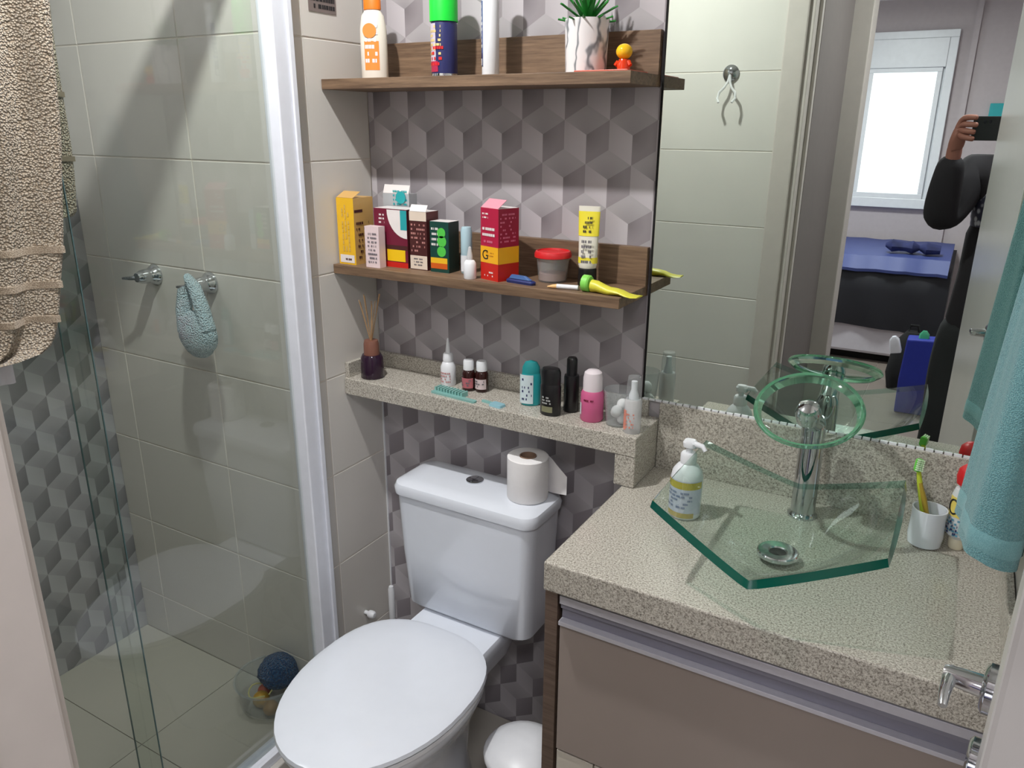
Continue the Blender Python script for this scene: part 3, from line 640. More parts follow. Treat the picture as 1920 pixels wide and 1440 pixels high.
for cx_, cz_, r_ in ((.030, .086, .011), (.031, .068, .012), (.030, .046, .0115)):
    obj('printed_dot', MB().lathe([(r_, 0), (r_, .0006), (.0001, .0006)], 18, M=rot(90, 0, 0, (-w / 2 + cx_, -d / 2, cz_))), lgreen, o)
panel(o, w, d, yel, .001, w - .004, .020, .032); panel(o, w, d, C('orange_band', 206, 92, 26), .001, w - .004, .008, .020); fm_marks(o, w, d, whitecard, .004, .022, .055, .10, 4)
o = bottle('eye_drop_tube', 'slim pale blue and white carton shaped tube behind the dropper bottle', 'tube', .325, -.082, Z2, [('tube_body', [(.011, 0), (.0125, .002), (.0125, .092), (.010, .1), (.0001, .101)], C('pale_blue_plastic', 176, 204, 214))])
wrap(o, .0126, .005, .04, -150, -40, white_m)
o = bottle('dropper_bottle', 'small white dropper bottle at the front of the lower shelf', 'bottle', .366, -.132, Z2, [('bottle_body', [(.0125, 0), (.0135, .002), (.0135, .032), (.010, .038), (.0065, .040)], white_m), ('nozzle', [(.0065, .040), (.006, .05), (.003, .066), (.0001, .068)], frost_m)])
o, w, d, h = carton('red_carton', 'crimson medicine carton with yellow band and letter G', -.028, .028, 0, .056, .148, crim, rz=0, sidemat=C('crimson_side', 150, 16, 54))
o.location = (.420, -.100, Z2); o.rotation_euler[2] = radians(-18)
panel(o, w, d, redc, 0, w, 0, .036); panel(o, w, d, redc, 0, d, 0, .036, 'S'); panel(o, w, d, C('amber_band', 240, 176, 30), 0, w, .036, .070, off=.0007); panel(o, w, d, MATS['amber_band'], 0, d, .036, .070, 'S', off=.0007)
fm_marks(o, w, d, whitecard, .006, .045, .088, .112, 2, dens=.95); fm_marks(o, w, d, C('pink_print', 214, 110, 140), .006, .04, .075, .085, 1); fm_marks(o, w, d, whitecard, .006, .024, .125, .14, 2); fm_marks(o, w, d, whitecard, .012, .04, .006, .02, 2, dens=.5)
fm_marks(o, w, d, C('pink_print', 214, 110, 140), .004, .046, .078, .14, 8, 'S', dens=.6); fm_marks(o, w, d, C('ochre_print', 190, 120, 20), .018, .046, .048, .06, 2); flap(o, w, d, h, C('pink_flap', 226, 150, 164), 35, .028)
def text(s_, parent, size, loc, rx, mat, rz=0, name='lettering'):
    cu = bpy.data.curves.new('tmp', 'FONT'); cu.body = s_; cu.size = size; cu.extrude = .0002
    t_ = bpy.data.objects.new('tmp', cu); COL.objects.link(t_); bpy.context.view_layer.update()
    me = bpy.data.meshes.new_from_object(t_.evaluated_get(bpy.context.evaluated_depsgraph_get())); bpy.data.objects.remove(t_)
    me.materials.clear(); me.materials.append(mat); q = bpy.data.objects.new(name, me); COL.objects.link(q); q.parent = parent
    q.location = loc; q.rotation_euler = (radians(rx), 0, radians(rz)); return q
text('G', o, .028, (-w / 2 + .005, -d / 2 - .001, .043), 90, black_m)
o = thing('clear_container', 'clear plastic pot with red lid on the lower shelf', 'container', (.527, -.064, Z2))
obj('pot_wall', MB().lathe([(.029, 0), (.030, .002), (.0345, .050), (.0335, .050), (.029, .004), (.0001, .004)], 28), clear_m, o, smooth=True)
obj('lid', MB().lathe([(.036, .050), (.0385, .051), (.0385, .058), (.036, .063), (.033, .064), (.032, .061), (.0001, .061)], 28), redm, o, smooth=True)
obj('contents', MB().lathe([(.027, .004), (.0285, .018), (.0001, .019)], 20), C('pinkish_contents', 168, 130, 122), o, smooth=True)
# standing tube
tb = thing('ointment_tube', 'yellow and white ointment tube standing on its black cap', 'tube', (.607, -.066, Z2), 8)
rs = []
for z, a, b in ((.036, .017, .015), (.042, .019, .0165), (.06, .0195, .013), (.10, .0205, .008), (.135, .0215, .003), (.158, .022, .0012)):
    rs.append([(a * cos(2 * pi * j / 24), b * sin(2 * pi * j / 24), z) for j in range(24)])
obj('tube_body', MB().rings(rs), [C('tube_white', 226, 222, 208)], tb, smooth=True)
rs = []
for z, a, b in ((.100, .0208, .0083), (.12, .0212, .0056), (.148, .0219, .0018)):
    rs.append([((a + .0004) * cos(2 * pi * j / 24), (b + .0004) * sin(2 * pi * j / 24), z) for j in range(24)])
obj('yellow_band', MB().rings(rs, caps=False), C('lemon', 236, 220, 60), tb, smooth=True)
rs = [[((.0200) * cos(2 * pi * j / 24), (.0172 - (z - .03) * .12) * sin(2 * pi * j / 24), z) for j in range(24)] for z in (.046, .058)]
obj('yellow_band', MB().rings(rs, caps=False), MATS['lemon'], tb, smooth=True)
obj('cap', MB().lathe([(.0185, 0), (.0195, .002), (.0185, .034), (.012, .0375), (.0001, .038)], 24, sy=.9), black_m, tb, smooth=True)
curved_marks(tb, .0205, .105, .140, -118, -62, 4, C('dark_print', 60, 56, 50), sy=.42); curved_marks(tb, .0203, .045, .095, -120, -60, 5, greyp, sy=.75)
# clips, pen, toothpaste
o = thing('blue_clip', 'navy blue plastic clip lying beside the red carton', 'clip', (.484, -.122, Z2), -8)
obj('clip_arm', MB().rrect([(0, -.034, .034, -.008, .008, .006), (.005, -.035, .035, -.009, .009, .006), (.008, -.032, .032, -.006, .006, .005)]), C('navy_plastic', 36, 48, 104), o, smooth=True)
obj('clip_arm', MB().rrect([(.009, -.030, .026, -.004, .006, .004), (.016, -.024, .012, -.003, .004, .003)]), C('blue_plastic', 70, 104, 160), o, smooth=True)
o = thing('white_pen', 'short white and orange pen lying at the front edge of the lower shelf', 'pen', (.585, -.128, Z2 + .005), 10)
obj('barrel', MB().tube([(-.014, 0, 0), (.03, 0, 0)], .0048, 10), white_m, o, smooth=True); obj('tip', MB().tube([(-.034, 0, -.002), (-.024, 0, -.001), (-.014, 0, 0)], [.001, .0035, .0046], 10), C('peach_tip', 236, 190, 130), o, smooth=True)
o = thing('squeezed_tube', 'squeezed yellow toothpaste tube with light green cap lying on the lower shelf', 'tube', (.632, -.122, Z2 + .016), -4)
rs = []
for k in range(9):
    q = k / 8; x = .012 + .102 * q; a = .012 + .004 * q + .001 * sin(k * 2); b = .011 * (1 - q) ** 1.1 + .0014
    rs.append([(x, a * cos(2 * pi * j / 16), -.016 + b + b * sin(2 * pi * j / 16) + (.0015 * sin(k * 1.7))) for j in range(16)])
obj('tube_body', MB().rings(rs), C('yellow_green_plastic', 214, 208, 64), o, smooth=True)
obj('cap', MB().lathe([(.010, -.008), (.0165, -.006), (.0165, .006), (.014, .009), (.0001, .009)], 14, M=rot(0, 90, 0)), C('lime_plastic', 134, 214, 92), o, smooth=True)
obj('cap_ridges', MB().box(-.0095, -.0082, -.002, .002, -.010, .010).box(-.0095, -.0082, -.010, .010, -.002, .002), C('deep_lime', 56, 150, 60), o)

# granite shelf items
o = bottle('reed_diffuser', 'dark purple reed diffuser with copper neck at the left end of the granite shelf', 'diffuser', .056, -.098, Z3,
           [('vessel', [(.027, 0), (.029, .003), (.027, .050), (.023, .058)], col('aubergine_glass', (44, 24, 44), .08)), ('collar', [(.019, .056), (.0185, .085), (.0165, .093)], col('copper_collar', (126, 84, 70), .4))])
for k in range(9):
    a = 2 * pi * k / 9; q = random.uniform(.25, .95)
    obj('reed', MB().tube([(-.008 * cos(a), -.008 * sin(a), .05), (.034 * q * cos(a) + .004, .034 * q * sin(a), random.uniform(.185, .215))], .0011, 5), C('straw', 176, 142, 104), o)
o = bottle('nasal_spray', 'white nasal spray bottle with long nozzle on the granite shelf', 'bottle', .248, -.050, Z3,
           [('bottle_body', [(.017, 0), (.018, .002), (.0185, .045), (.014, .055), (.011, .058)], white_m), ('pump', [(.012, .058), (.0125, .062), (.0115, .076), (.009, .079)], white_m), ('nozzle', [(.006, .079), (.0055, .086), (.003, .108), (.0022, .114), (.0001, .115)], white_m)])
curved_marks(o, .0188, .008, .036, -130, -40, 4, C('pink_brown_print', 190, 140, 140))
for x, y, lb, lab in ((.311, -.058, 'rose_label', 'left small amber medicine bottle with white cap and pink label'), (.342, -.050, 'pale_label', 'right small amber medicine bottle with white cap and pale label')):
    o = bottle('medicine_bottle', lab, 'bottle', x, y, Z3, [('bottle_body', [(.014, 0), (.0155, .002), (.0155, .042), (.012, .05), (.009, .052)], amber), ('cap', [(.0125, .050), (.0125, .070), (.011, .073), (.0001, .073)], white_m)], 'amber medicine bottles')
    wrap(o, .0156, .008, .032, -150, -20, col('rose_label', (184, 104, 112)) if lb == 'rose_label' else col('pale_label', (206, 190, 192))); curved_marks(o, .0163, .012, .030, -130, -40, 3, greyp, dens=.5)
o = bottle('teal_deodorant', 'oval teal and white deodorant bottle on the granite shelf', 'bottle', .484, -.072, Z3,
           [('bottle_body', [(.018, 0), (.021, .002), (.0235, .03), (.0225, .062), (.020, .074)], tealp), ('cap', [(.0203, .074), (.019, .088), (.013, .099), (.0001, .103)], C('deep_teal_plastic', 34, 140, 142))], sy=.6, rz=28)
wrap(o, .0238, .006, .072, -175, -78, C('icy_print', 206, 222, 226), sy=.6); curved_marks(o, .0243, .012, .066, -142, -85, 6, navy, sy=.6, dens=.4)
o = bottle('black_deodorant', 'rounded black deodorant bottle with silver print on the granite shelf', 'bottle', .549, -.103, Z3,
           [('bottle_body', [(.021, 0), (.0235, .003), (.0235, .064), (.021, .070)], black_m), ('cap', [(.0222, .070), (.0222, .096), (.019, .103), (.0001, .104)], black_m)], sy=.72)
wrap(o, .0236, .009, .022, -125, -60, C('olive_silver_print', 128, 128, 100), sy=.72); curved_marks(o, .0240, .026, .045, -120, -60, 3, C('silver_print', 170, 172, 170), sy=.72, dens=.5)
o = bottle('black_pump_bottle', 'tall slim black perfume bottle behind the rounded black one', 'bottle', .578, -.062, Z3, [('bottle_body', [(.015, 0), (.0165, .002), (.0165, .078), (.0155, .082), (.0105, .083)], black_m), ('cap', [(.0115, .083), (.0115, .117), (.009, .121), (.0001, .121)], black_m)])
o = bottle('pink_deodorant', 'pink roll on deodorant with white cap on the granite shelf', 'bottle', .638, -.085, Z3,
           [('bottle_body', [(.0225, 0), (.0245, .003), (.0245, .058), (.021, .066)], pinkm), ('cap', [(.0205, .064), (.0205, .092), (.018, .104), (.012, .109), (.0001, .110)], C('pinkish_cap', 226, 216, 220))])
wrap(o, .0246, .014, .040, -160, -128, white_m); curved_marks(o, .0250, .045, .052, -110, -60, 1, burg)
o = thing('cotton_cup', 'clear plastic cup with white cotton pieces near the mirror', 'cup', (.696, -.082, Z3))
obj('cup_wall', MB().lathe([(.0235, 0), (.0245, .001), (.031, .076), (.0302, .076), (.0232, .003), (.0001, .003)], 28), clear_m, o, smooth=True)
for k in range(4):
    a = k * 2.4; r_ = random.uniform(.0105, .013); mb = MB(); rs = []
    for i_ in range(7):
        th_ = pi * i_ / 6; rs.append([((r_ + .003 * noise.noise(Vector((i_, j, k)))) * sin(th_) * cos(j * pi / 5) if 0 < i_ < 6 else 0, (r_ + .003 * noise.noise(Vector((i_, j, k + 5)))) * sin(th_) * sin(j * pi / 5) if 0 < i_ < 6 else 0, -r_ * cos(th_)) for j in range(10)])
    mb.rings(rs, caps=False); q = obj('cotton_ball', mb, paper_m, None, (.696 + .010 * cos(a), -.082 + .010 * sin(a), Z3 + .013 + k * .0095), smooth=True)
    tag(q, ('lowest', 'second lowest', 'third', 'topmost')[k] + ' white cotton ball inside the clear cup by the mirror', 'cotton', 'cotton balls in the clear cup')
o = bottle('clear_pump_bottle', 'clear pump bottle with frosted overcap on the granite shelf next to the mirror', 'bottle', .738, -.108, Z3,
           [('bottle_body', [(.0165, 0), (.0175, .002), (.0175, .068), (.015, .072)], frost_m), ('pump', [(.010, .070), (.010, .078), (.006, .09), (.006, .108), (.0001, .110)], white_m), ('overcap', [(.0155, .072), (.015, .10), (.013, .118), (.0001, .120)], clear_m)])
wrap(o, .0177, .008, .050, -150, -115, C('salmon_print', 220, 140, 122)); curved_marks(o, .0182, .012, .046, -112, -60, 5, C('salmon_print', 220, 140, 122), dens=.5)
o = thing('hair_comb', 'translucent turquoise comb lying on the granite shelf', 'comb', (.300, -.116, Z3), -5)
tq = glassy('turquoise_plastic', (.6, .86, .84, 1), 1, 1.45, .6, lin((160, 214, 208)))
obj('spine', MB().rrect([(0, -.052, .075, -.012, .002, .005), (.004, -.052, .075, -.012, .002, .005)]), tq, o, smooth=True)
for k in range(10): obj('tooth', MB().box(-.049 + k * .0085, -.0445 + k * .0085, .0, .022, .0005, .012), tq, o)
o = thing('blue_razor', 'flat pale blue plastic piece at the end of the comb', 'razor', (.425, -.117, Z3), -10)
obj('head', MB().rrect([(0, -.016, .018, -.014, .010, .005), (.005, -.015, .017, -.013, .009, .005)]), C('pale_blue_clip', 140, 184, 196), o, smooth=True); obj('handle', MB().rrect([(0, -.045, -.014, -.005, .004, .003), (.004, -.045, -.014, -.004, .003, .003)]), tq, o, smooth=True)

# counter things
o = bottle('soap_dispenser', 'white liquid soap pump bottle with yellow and lilac label by the basin', 'soap dispenser', .883, -.190, Z4,
           [('bottle_body', [(.026, 0), (.029, .003), (.0295, .01), (.0295, .080), (.027, .092), (.020, .102), (.0135, .108)], white_m), ('collar', [(.0145, .106), (.0150, .110), (.0150, .124), (.0125, .128)], white_m), ('pump_stem', [(.006, .126), (.006, .140)], white_m)])
obj('pump_head', MB().rrect([(.139, -.011, .013, -.009, .009, .007), (.148, -.012, .014, -.010, .010, .007), (.153, -.009, .010, -.007, .007, .006)]).tube([(.008, -.002, .147), (.026, -.006, .146), (.032, -.008, .139)], [.006, .005, .004], 10), white_m, o, smooth=True)
wrap(o, .0297, .012, .080, -165, -10, C('lilac_label', 206, 208, 228), 'paper_label'); wrap(o, .0300, .064, .078, -165, -10, C('olive_yellow_label', 196, 178, 70), 'printed_band'); wrap(o, .0300, .006, .016, -150, -40, C('ochre_label', 190, 168, 96), 'printed_band')
curved_marks(o, .0303, .024, .060, -150, -50, 5, C('blue_grey_print', 130, 140, 170), dens=.55)
o = thing('toothbrush_cup', 'small white cup beside the glass basin', 'cup', (1.284, -.078, Z4))
obj('cup_wall', MB().lathe([(.023, 0), (.027, .003), (.029, .02), (.0275, .052), (.0285, .07), (.026, .07), (.025, .05), (.024, .008), (.0001, .006)], 28), ceram_m, o, smooth=True)
o = thing('toothbrush', 'bright green and yellow toothbrush leaning in the white cup', 'toothbrush', (1.284, -.073, Z4 + .012))
obj('handle', MB().tube([(0, 0, 0), (-.010, .0, .05), (-.022, .004, .092), (-.029, .006, .122)], [.0055, .006, .005, .0035], 10), C('lime_yellow', 196, 210, 60), o, smooth=True)
obj('grip', MB().tube([(-.003, -.003, .04), (-.012, -.002, .07), (-.022, .0015, .098)], [.0045, .005, .003], 8), C('orange_olive', 176, 150, 50), o, smooth=True)
obj('head', MB().rrect([(0, -.006, .006, -.010, .014, .005), (.004, -.006, .006, -.010, .014, .005)], M=rot(70, 12, 20, (-.031, .006, .126))), C('lime_head', 110, 208, 80), o, smooth=True)
mb = MB()
for a in range(3):
    for b in range(6): mb.box(-.0045 + a * .0035, -.002 + a * .0035, -.008 + b * .0035, -.0055 + b * .0035, .004, .013)
q = MB().add(mb.v, mb.f, 0, rot(70, 12, 20, (-.031, .006, .126))); q.mi = [0] * len(q.f)
b_ = obj('bristles', q, C('bristle_white', 214, 240, 200), o); b_['kind'] = 'stuff'
o = bottle('kids_shampoo', 'small colourful bottle with round red cap half behind the teal towel', 'bottle', 1.333, -.064, Z4,
           [('base', [(.011, 0), (.0125, .002), (.0125, .016), (.010, .020)], C('cream_base', 230, 222, 196)), ('bottle_body', [(.012, .020), (.0195, .028), (.0205, .10), (.017, .112), (.010, .116)], C('patterned_white', 214, 218, 220)), ('cap', [(.010, .116), (.0175, .122), (.0195, .135), (.0175, .148), (.010, .156), (.0001, .158)], redm)])
wrap(o, .0206, .064, .100, -170, -80, C('primrose', 236, 214, 110), 'printed_patch')
mb = MB().tube([((.0214) * cos(radians(-135 + 26 * cos(a * pi / 8))), .0214 * sin(radians(-135 + 26 * cos(a * pi / 8))), .082 + .013 * sin(a * pi / 8)) for a in range(17)], .0016, 6); obj('printed_ring', mb, black_m, o)
curved_marks(o, .0208, .028, .062, -170, -90, 5, C('sea_blue_print', 90, 150, 176), dens=.6); curved_marks(o, .0209, .030, .058, -165, -100, 4, navy, dens=.35)

# ------------------------------------------------------------------ towels
def sheet(path, x_of, nz=40, ny=48, th=.006):
    """path: (t) -> (z, yR, yL) ; closed thick wavy sheet in the y-z plane"""
    f, b = [], []
    for i in range(nz + 1):
        z, yr, yl = path(i / nz); rf, rb = [], []
        for j in range(ny + 1):
            q = j / ny; y = yr + (yl - yr) * q; xo = x_of(i / nz, q)
            rf.append((xo + th / 2, y, z + .002 * noise.noise(Vector((q * 9, i * .3, 0))))); rb.append((xo - th / 2, y, z))
        f.append(rf); b.append(rb)
    mb = MB(); rs = [a + c[::-1] for a, c in zip(f, b)]
    return mb.rings(rs)
tw = thing('beige_towel', 'fluffy beige bath towel draped over the shower screen', 'towel')
def interp(t_, pts):
    for (a, va), (b, vb) in zip(pts, pts[1:]):
        if t_ <= b: return va + (vb - va) * (t_ - a) / (b - a)
    return pts[-1][1]
def fold(t_, q): return .011 * sin(q * 17 + 1.2) + .011 * sin(q * 38 + t_ * 1.2) + .004 * noise.noise(Vector((q * 14, t_ * 6, 2)))
def p1(t_): return (2.095 - (2.095 - 1.262) * t_, interp(t_, [(0, -.76), (.4, -.785), (.62, -.803), (.79, -.826), (.94, -.858), (.985, -.875), (1, -.90)]), -1.21)
tb_ = 4
front = sheet(p1, lambda t_, q: .072 + .006 * t_ + fold(t_, q), th=.018)
obj('front_fall', front, beige_terry, tw, smooth=True, sub=1)
for k, za in enumerate((1.425, 1.375, 1.325)):
    ta = (2.095 - za) / .833
    pb = sheet(lambda s_, ta=ta: (p1(ta + .012 * s_ * 1.0)[0], p1(ta)[1] - .002, -1.21), lambda s_, q, ta=ta: .072 + .006 * ta + fold(ta, q), nz=2, th=.0205)
    obj('woven_band', pb, band_m, tw, smooth=True)
obj('back_fall', sheet(lambda t_: (2.095 - .655 * t_, interp(t_, [(0, -.69), (.5, -.695), (1, -.716)]) + .006 * sin(t_ * 9), -1.21), lambda t_, q: -.052 - .01 * t_ + .6 * fold(t_, q), th=.018), beige_terry, tw, smooth=True, sub=1)
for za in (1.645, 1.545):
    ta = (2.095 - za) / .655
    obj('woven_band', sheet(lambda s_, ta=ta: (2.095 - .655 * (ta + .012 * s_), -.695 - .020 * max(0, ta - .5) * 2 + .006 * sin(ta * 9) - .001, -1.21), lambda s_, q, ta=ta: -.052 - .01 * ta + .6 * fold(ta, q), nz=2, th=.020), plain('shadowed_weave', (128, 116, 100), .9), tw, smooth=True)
mb = MB(); rs = []
for k in range(9):
    a = pi * k / 8; cx_, r1 = .005, .058
    rs.append([(cx_ + r1 * cos(a), y, 2.095 + .022 * sin(a)) for y in [-.72 - .49 * j / 12 for j in range(13)]] + [(cx_ + (r1 - .014) * cos(a), y, 2.090 + .012 * sin(a)) for y in [-1.21 + .49 * j / 12 for j in range(13)]])
mb.rings(rs); obj('top_fold', mb, beige_terry, tw, smooth=True)
o = tag(obj('ribbed_cloth', sheet(lambda t_: (2.02 - .80 * t_, -.903, -1.24), lambda t_, q: .036 + .0025 * sin(q * 90), nz=12, ny=80, th=.005), plain('ribbed_white', (206, 206, 212), .9), None, smooth=True), 'pale ribbed cloth hanging just below the beige towel', 'cloth')
# teal towel
tt = thing('teal_towel', 'teal hand towel hanging from the right wall over the counter', 'towel', (1.371, -.262, 0))
rs = []; nseg = 72
for i in range(40):
    q = i / 39; z = 1.62 - .585 * q
    ey = .030 + .075 * min(1, q * 1.25) ** .8; exx = .022 + .022 * q ** .8; cx_ = .006 - .016 * q
    ring = []
    for j in range(nseg):
        a = 2 * pi * j / nseg; fo = 1 + .16 * sin(a * 5 + .6 * q) * (1 - .4 * q) + .07 * sin(a * 9 + 2)
        x = cx_ + exx * cos(a) * fo; x = min(x, .034)
        ring.append((x, ey * sin(a) * (1 + .05 * sin(a * 3 + q * 3)) - .015 * q, z - .012 * q ** 6 * cos(a)))
    rs.append(ring)
obj('towel_fall', MB().rings(rs), teal_terry, tt, smooth=True)
def ringat(q, g, dz=0):
    z = 1.62 - .585 * q; ey = .030 + .075 * min(1, q * 1.25) ** .8; exx = .022 + .022 * q ** .8; cx_ = .006 - .016 * q; ring = []
    for j in range(nseg):
        a = 2 * pi * j / nseg; fo = 1 + .16 * sin(a * 5 + .6 * q) * (1 - .4 * q) + .07 * sin(a * 9 + 2)
        x = min(cx_ + exx * cos(a) * fo, .034); y = ey * sin(a) * (1 + .05 * sin(a * 3 + q * 3)) - .015 * q
        ring.append((x * 1 + g * cos(a), y + g * sin(a), z - .012 * q ** 6 * cos(a)))
    return ring
obj('hem_band', MB().rings([ringat(.925, .0002), ringat(.932, .0012), ringat(.965, .0012), ringat(.972, .0002)], caps=False), tealband_m, tt, smooth=True)
obj('hanging_loop', MB().tube([(.012, 0, 1.60), (.014, .004, 1.66), (.024, .004, 1.685), (.030, 0, 1.66)], .004, 8), tealband_m, tt, smooth=True)
tp = thing('towel_peg', 'chrome wall peg carrying the teal towel', 'hook', (1.4095, -.236, 1.69))
obj('peg_plate', MB().lathe([(.020, 0), (.020, .004), (.016, .007), (.0001, .007)], 20, M=rot(0, -90, 0)), chrome_m, tp, smooth=True); obj('peg_arm', MB().tube([(-.004, 0, 0), (-.026, 0, -.004), (-.034, 0, .010)], [.005, .004, .005], 8), chrome_m, tp, smooth=True)
# robe hook on the opposite wall
rh = thing('robe_hook', 'small chrome double hook on the tiled wall seen in the mirror', 'hook', (.500, -1.264, 1.765))
obj('hook_plate', MB().lathe([(.026, 0), (.027, .004), (.020, .010), (.010, .014), (.0001, .015)], 24, M=rot(-90, 0, 0)), chrome_m, rh, smooth=True)
for sx_ in (-1, 1):
    obj('hook_arm', MB().tube([(0, .012, -.005), (sx_ * .004, .020, -.028), (sx_ * .012, .026, -.045), (sx_ * .026, .03, -.060), (sx_ * .030, .036, -.078), (sx_ * .022, .046, -.092)], [.0045, .004, .004, .0045, .0045, .004], 8), frost_m, rh, smooth=True)

# ------------------------------------------------------------------ bedroom furniture (in the mirror)
bd = thing('bed', 'bed with white base and black and navy cover seen in the mirror', 'bed', (0, 0, .05))
obj('bed_base', B(-.6, 1.16, -5.05, -4.22, .06, .33), plain('bed_white', (196, 190, 198), .6), bd, bevel=.02)
obj('under_bed_shade', B(-.55, 1.1, -5.0, -4.3, .001, .06), dark_m, bd)  # near-black block filling the gap, stands in for shade below the base
mb = MB(); rs = []
for i in range(31):
    x = -.6 + 1.82 * i / 30; ring = []; e_ = max(0, (i - 27) / 3)
    drop = .33 - .10 * i / 30
    for y, z in ((-4.19, drop), (-4.175, .50), (-4.19, .64), (-4.24, .70 - .04 * e_), (-4.45, .715 - .05 * e_), (-4.8, .72 - .05 * e_), (-5.06, .70), (-5.06, .30)):
        ring.append((x, y + .012 * sin(i * 1.3 + z * 9), z + .008 * noise.noise(Vector((i * .6, y * 7, 0)))))
    rs.append(ring)
mb.rings(rs); obj('bed_cover', mb, plain('black_cover', (20, 20, 28), .6), bd, smooth=True)
mb = MB(); rs = []
for i in range(31):
    x = -.6 + 1.80 * i / 30
    rs.append([(x, y + .012 * sin(i * 1.3), z + .008 * noise.noise(Vector((i * .6, y * 7, 0)))) for y, z in ((-4.160, .655), (-4.225, .735), (-4.45, .748), (-4.8, .752), (-5.05, .745), (-5.05, .70), (-4.165, .635))])
mb.rings(rs); obj('navy_blanket', mb, plain('navy_satin', (58, 70, 128), .55), bd, smooth=True)
mb = MB(); rs = []
for i in range(9):
    q = i / 8; r_ = .030 * abs(sin(i * 1.9)) + .014
    rs.append([(.80 + .33 * q, -4.36 + r_ * 1.4 * cos(j * pi / 6) + .01 * noise.noise(Vector((i, j, 2))), .845 + r_ * sin(j * pi / 6) + .01 * noise.noise(Vector((i, j, 8))) - .01 * i / 8) for j in range(12)])
o = tag(obj('crumpled_garment', mb and MB().rings(rs), plain('navy_white_cloth', (40, 46, 92), .8, var=.9, vs=14), None, smooth=True), 'crumpled navy garment on the bed', 'clothes')
bg = thing('blue_bag', 'royal blue shopping bag on the bedroom floor beside the bed', 'bag', (1.15, -3.3, .05))
obj('bag_body', MB().rings([[(-.085, -.07, .002), (.085, -.07, .002), (.085, .07, .002), (-.085, .07, .002)], [(-.09, -.075, .2), (.095, -.075, .2), (.095, .075, .2), (-.09, .075, .2)], [(-.08, -.06, .43), (.09, -.06, .44), (.09, .06, .44), (-.08, .06, .43)]]), plain('royal_blue', (28, 44, 150), .5), bg, bevel=.008)
for k, c in enumerate(((206, 206, 214), (52, 150, 110), (160, 70, 74))):
    obj('packet', MB().rrect([(.40, -.03, .03, -.03, .03, .01), (.47 + .02 * (k % 2), -.025, .025, -.02, .02, .01), (.49 + .02 * (k % 2), -.01, .01, -.01, .01, .005)], M=rot(8 * (k - 1), 12 * (k - 1), 0, (-.045 + .045 * k, 0, -.035))), col('packet%d' % k, c), bg, smooth=True)
o = thing('floor_bag', 'black backpack on the floor behind the blue bag', 'bag', (1.08, -3.75, .05))
obj('bag_body', MB().rrect([(.002, -.10, .10, -.09, .09, .04), (.1, -.12, .12, -.1, .1, .05), (.28, -.10, .10, -.08, .08, .05), (.36, -.04, .04, -.04, .04, .03)]), plain('black_fabric', (18, 18, 20), .9), o, smooth=True)
obj('carry_loop', MB().tube([(-.03, 0, .355), (-.02, 0, .40), (.02, 0, .40), (.03, 0, .355)], .008, 8), MATS['black_fabric'], o, smooth=True)
tag(obj('teal_box', B(1.255, 1.36, -5.098, -5.07, 1.66, 1.76), tealp, None, bevel=.004), 'small teal box high on the bedroom wall seen above the phone', 'box')

# ------------------------------------------------------------------ person with phone (in the mirror)
def skin_obj(name, verts, edges, radii, mat, parent, root=0, sub=2):
    me = bpy.data.meshes.new(name); me.from_pydata(verts, edges, []); me.materials.append(mat)
    o = bpy.data.objects.new(name, me); COL.objects.link(o); o.parent = parent
    sk = o.modifiers.new('skin', 'SKIN'); sk.use_smooth_shade = True
    lay = me.skin_vertices[0] if len(me.skin_vertices) else None
    if lay is None:
        bpy.context.view_layer.objects.active = o; bpy.ops.mesh.customdata_skin_add(); lay = me.skin_vertices[0]
    for i, r_ in enumerate(radii):
        lay.data[i].radius = r_ if isinstance(r_, tuple) else (r_, r_)
    lay.data[root].use_root = True
    sb = o.modifiers.new('sub', 'SUBSURF'); sb.levels = sub; sb.render_levels = sub
    return o
pe = thing('person', 'person in black jacket and dark trousers photographing with a phone, seen in the mirror', 'person', (0, 0, 0))
PX, PY = 1.405, -1.80
hips = (PX, PY, .93); chest = (PX, PY + .01, 1.30); neck = (PX, PY + .01, 1.50); shL = (PX - .155, PY + .02, 1.45); shR = (PX + .155, PY + .02, 1.45)
elL = (1.165, -1.655, 1.275); wrL = (1.178, -1.585, 1.515); elR = (1.66, -1.66, 1.24); wrR = (1.415, -1.58, 1.545)
V, Ed, Rd = [], [], []
def vx(p, r_, prev=None):
    V.append(tuple(p)); Rd.append(r_)
    if prev is not None: Ed.append((prev, len(V) - 1))
    return len(V) - 1
h0 = vx(hips, (.105, .075)); sp1 = vx((PX, PY, 1.08), (.115, .08), h0); ch = vx(chest, (.135, .09), sp1); nb = vx((PX, PY + .01, 1.44), (.07, .06), ch)
nk = vx(neck, .045, nb); hd1 = vx((PX - .01, PY + .03, 1.56), .058, nk); hd2 = vx((PX - .015, PY + .04, 1.635), .078, hd1); hd3 = vx((PX - .015, PY + .035, 1.705), .066, hd2)
def arm(sh, el, wr, palm, fdirs, thumb):
    a = vx(sh, .050, nb); mu = vx([(sh[i] * .5 + el[i] * .5) for i in range(3)], .040, a); b = vx(el, .034, mu); mf = vx([(el[i] * .5 + wr[i] * .5) for i in range(3)], .031, b); c = vx(wr, (.020, .024), mf)
    d = vx(palm, (.032, .021), c)
    for pts in fdirs:
        k = d
        for q, (pt, r_) in enumerate(zip(pts, (.0115, .0105, .0095, .0085))): k = vx(pt, r_, k)
    k = c
    for pt, r_ in zip(thumb, (.012, .0105, .009)): k = vx(pt, r_, k)
